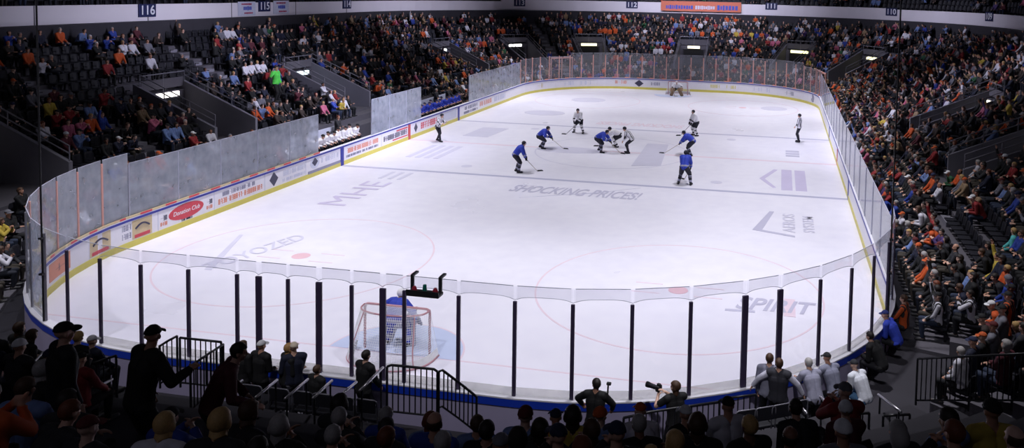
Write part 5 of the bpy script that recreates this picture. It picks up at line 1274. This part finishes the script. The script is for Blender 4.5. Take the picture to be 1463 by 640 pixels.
# ------------------------------------------------------------------ rails and chairs at the front of the near stand
def guard(tops, height, label, spacing=.115, r=.021, cap=True):
    """a balustrade whose top bar runs through the given points"""
    T = [Vector(t) for t in tops]; b0 = T[0]-Vector((0, 0, height)); o = empty('guard_rail', b0); tag(o, label, 'rail')
    MB().tube([t-b0 for t in T], r*1.15, 9).build('top_bar', M['rail'], o, smooth=True)
    MB().tube([t-b0-Vector((0, 0, height-.1)) for t in T], r*.9, 8).build('bottom_bar', M['rail'], o, smooth=True)
    ln = [0]
    for a, b in zip(T, T[1:]): ln.append(ln[-1]+(b-a).length)
    n = max(2, round(ln[-1]/spacing))
    for i in range(n+1):
        d = ln[-1]*i/n; k = max(j for j in range(len(ln)-1) if ln[j] <= d+1e-6); p = T[k].lerp(T[k+1], (d-ln[k])/(ln[k+1]-ln[k]))-b0; end = i in (0, n)
        MB().tube([p, p-Vector((0, 0, height if end else height-.1))], r*(1.1 if end else .62), 7).build('post' if end else 'baluster', M['rail'], o)
    return o
PLZ = .95
MB().sweep([(1.5, WALK-.3), (1.5, PLZ), (ND0+.02, PLZ), (ND0+.02, WALK-.3)], nS0, nS1).build('floor_platform', M['concrete_dark'], kind='structure')
guard([at_z(553, 524, 2.42), at_z(559, 521.5, 2.45), at_z(590, 524.5, 2.45), at_z(620, 527.5, 2.45), at_z(625, 531, 2.4)], 1.0, 'black balustrade behind the near goal with level top bar')
guard([at_z(627, 531, 2.4), at_z(632, 528.7, 2.43), at_z(655, 546, 2.1), at_z(676, 562.7, 1.82), at_z(681, 567, 1.75)], .8, 'black balustrade right of the near goal with sloping top bar')
guard([at_z(257, 482.5, 2.25), at_z(287, 485.5, 2.25), at_z(316, 488.6, 2.25)], 1.05, 'black level balustrade behind the person in brimmed cap')
guard([at_z(228, 494.5, 2.0), at_z(240, 487, 2.15), at_z(253, 480, 2.25)], .9, 'black sloping balustrade left of the level one by the person in brimmed cap')
guard([at_z(319, 492, 2.25), at_z(297, 506, 2.3), at_z(272, 523, 2.35)], 1.0, 'black sloping balustrade right of the level one by the person in brimmed cap')
guard([at_z(891, 597, 1.95), at_z(930, 588.5, 1.95), at_z(980, 581, 1.95), at_z(1028, 574, 1.95)], .95, 'long black balustrade at the foot of the person holding up a camera')
guard([at_z(1046, 568, 1.95), at_z(1062, 566, 1.95), at_z(1080, 564, 1.95)], .95, 'short black balustrade left of the person in a dark waistcoat')
guard([pt(CUM[1]+SARC*.553, D, Z0+(D-D0)*RH/RD+1.05) for D in (2.35, 3.2, 4.0, 4.9)], 1.0, 'black balustrade across the end of the right stand')
guard([at_z(129, 520, 2.45), at_z(148, 514, 2.45), at_z(166, 508, 2.45)], .95, 'black balustrade between the two dark standing figures')
guard([at_z(106, 512, 2.45), at_z(122, 505, 2.45)], .95, 'short black balustrade right of the tall figure in dark cap')
guard([at_z(22, 545, 2.9), at_z(42, 524, 2.7), at_z(62, 503, 2.5)], .95, 'black sloping balustrade left of the tall figure in dark cap')
guard([at_z(1214, 592, 2.15), at_z(1242, 590, 2.15)], .95, 'short black balustrade below the two persons in grey shirts')
guard([at_z(1262, 594, 2.1), at_z(1300, 592, 2.1)], .95, 'short black balustrade at the near right aisle')
HR = [((114, 567), (160, 542), 'by the tall figure in dark cap'), ((312, 571), (346, 544), 'leftmost of the row behind the standing group'), ((365, 568), (396, 543), 'second of the row behind the standing group'),
      ((407, 570), (440, 542), 'third of the row behind the standing group'), ((447, 569), (474, 544), 'fourth of the row behind the standing group'), ((484, 567), (509, 546), 'behind the near goal, left of the broad black coat'),
      ((514, 558), (547, 525), 'ending at the balustrade behind the near goal'), ((1172, 567), (1197, 591), 'under the person with grey hair'), ((1205, 564.5), (1232, 586), 'under the person in dark cap and grey shirt'),
      ((1255, 564), (1287, 588.4), 'at the near right aisle'), ((1135, 571), (1153, 591), 'right of the dark waistcoat')]
for a, b, w in HR:
    far, near = (b, a) if a[0] < 800 else (a, b)
    p, q = Vector(at_z(near[0], near[1], 2.3)), Vector(at_z(far[0], far[1], 2.08)); base = Vector((p.x, p.y, 1.3)); o = empty('handrail', base); tag(o, 'sloping handrail with polished bar '+w, 'handrail')
    MB().tube([p-base, p.lerp(q, .5)-base, q-base], .027, 10).build('bar', M['steel'], o, smooth=True)
    for t in (.08, .92):
        c = p.lerp(q, t)-base; MB().tube([c, Vector((c.x, c.y, PLZ-1.3))], .018, 8).build('post', M['rail'], o)
def tube_chair(p, rz, label, group):
    o = empty('tube_chair', p, rz); tag(o, label, 'chair', group)
    MB().box((0, .02, .45), (.42, .40, .06), ch=.02).build('seat', M['seat'], o); MB().box((0, -.2, .72), (.38, .03, .24), ch=.012).build('backrest', M['seat'], o)
    fr = [(-.22, -.19, .02), (-.22, -.2, .7)]+[(-.22+.06*(1-math.cos(a)), -.21, .78+.08*math.sin(a)) for a in (.4, .9, 1.57)]+[(.22-.06*(1-math.cos(a)), -.21, .78+.08*math.sin(a)) for a in (1.57, .9, .4)]+[(.22, -.2, .7), (.22, -.19, .02)]
    MB().tube(fr, .014, 8).build('back_frame', M['greyrail'], o, smooth=True)
    for x in (-.2, .2): MB().tube([(x, .2, .01), (x, .19, .43)], .014, 8).build('leg', M['greyrail'], o)
for i, (u, v) in enumerate(((338, 567), (384, 567), (425, 566), (460, 565), (497, 562), (535, 560), (1066, 586), (1096, 585), (1128, 588), (1160, 590))):
    p = at_z(u, v, PLZ+.85); s, D = sD(p[0], p[1]); n = PN(s)[1]; p = pt(s, 1.98, PLZ)
    tube_chair(p, math.atan2(n[0], -n[1]), 'black chair with grey tube back, %s %s' % (ORD[i+1 if i < 6 else i-5], 'from the left behind the standing group' if i < 6 else 'from the left by the dark waistcoat'), 'front row tube chairs')
# ------------------------------------------------------------------ light
def spot(x, y, z, tx, ty, power, ang, blend=.6, r=.35, col=(.96, .95, 1.0)):
    l = bpy.data.lights.new('arena_light', 'SPOT'); l.energy = power; l.spot_size = math.radians(ang); l.spot_blend = blend; l.shadow_soft_size = r; l.color = col
    o = bpy.data.objects.new('arena_light', l); C.objects.link(o); o.location = (x, y, z)
    d = Vector((tx, ty, 0))-Vector((x, y, z)); o.rotation_euler = d.to_track_quat('-Z', 'Y').to_euler(); return o
for x in (-8, 8):
    for y in (-25, -15, -5, 5, 15, 25): spot(x*1.1, y, 18.5, x*1.06, y*.97, {5: 7700, 15: 8900, 25: 11200 if y > 0 else 9200}[abs(y)], 74, .8)
for x in (-9, 0, 9): spot(x, -40, 18.5, x*.8, -25.5, 6000, 42, 1.0)
for y in (-14, 2, 16):
    for sx in (-1, 1): spot(sx*5, y, 18.5, sx*17, y, 800, 66, 1.0)  # added fill: unseen spots that brighten the side front rows
for x in (-6, 6): spot(x, 22, 18.5, x*1.2, 36, 2600, 56, 1.0)  # added fill: unseen spots that brighten the far rows
w = bpy.data.worlds.new('world'); sc.world = w; w.use_nodes = True
w.node_tree.nodes['Background'].inputs[0].default_value = (.30, .30, .42, 1); w.node_tree.nodes['Background'].inputs[1].default_value = .02
def fill_area(x, y, z, tx, ty, tz, sx, sy, power, col=(.80, .80, 1.0)):  # added fill: unseen area lamps that brighten fascia and stands
    l = bpy.data.lights.new('fill_light', 'AREA'); l.shape = 'RECTANGLE'; l.size = sx; l.size_y = sy; l.energy = power; l.color = col
    o = bpy.data.objects.new('fill_light', l); C.objects.link(o); o.location = (x, y, z)
    o.rotation_euler = (Vector((tx, ty, tz))-Vector((x, y, z))).to_track_quat('-Z', 'Y').to_euler(); return o
def fan(o, deg): o.data.spread = math.radians(deg); return o
fan(fill_area(-7, -4, 18.2, -28, -2, 8.0, 2, 26, 1250), 70); fan(fill_area(-7, 24, 18.2, -27, 26, 8.0, 2, 14, 700), 70); fan(fill_area(7, 4, 18.2, 28, 6, 8.0, 2, 26, 760), 70); fan(fill_area(7, 28, 18.2, 25, 34, 8.0, 2, 10, 450), 70)
fan(fill_area(0, 24, 18.2, 0, 46, 8.2, 16, 2, 1100), 70)
for x, y in ((-24, 0), (24, 0)): fill_area(x, y, 17.5, x, y, 0, 4, 40, 120)
fill_area(0, -50, 17, 0, -37, 3, 24, 3, 110)
sc.view_settings.view_transform = 'Standard'; sc.view_settings.look = 'None'; sc.view_settings.exposure = 0; sc.view_settings.gamma = 1; sc.view_settings.use_curve_mapping = False
sc.cycles.transparent_max_bounces = 16
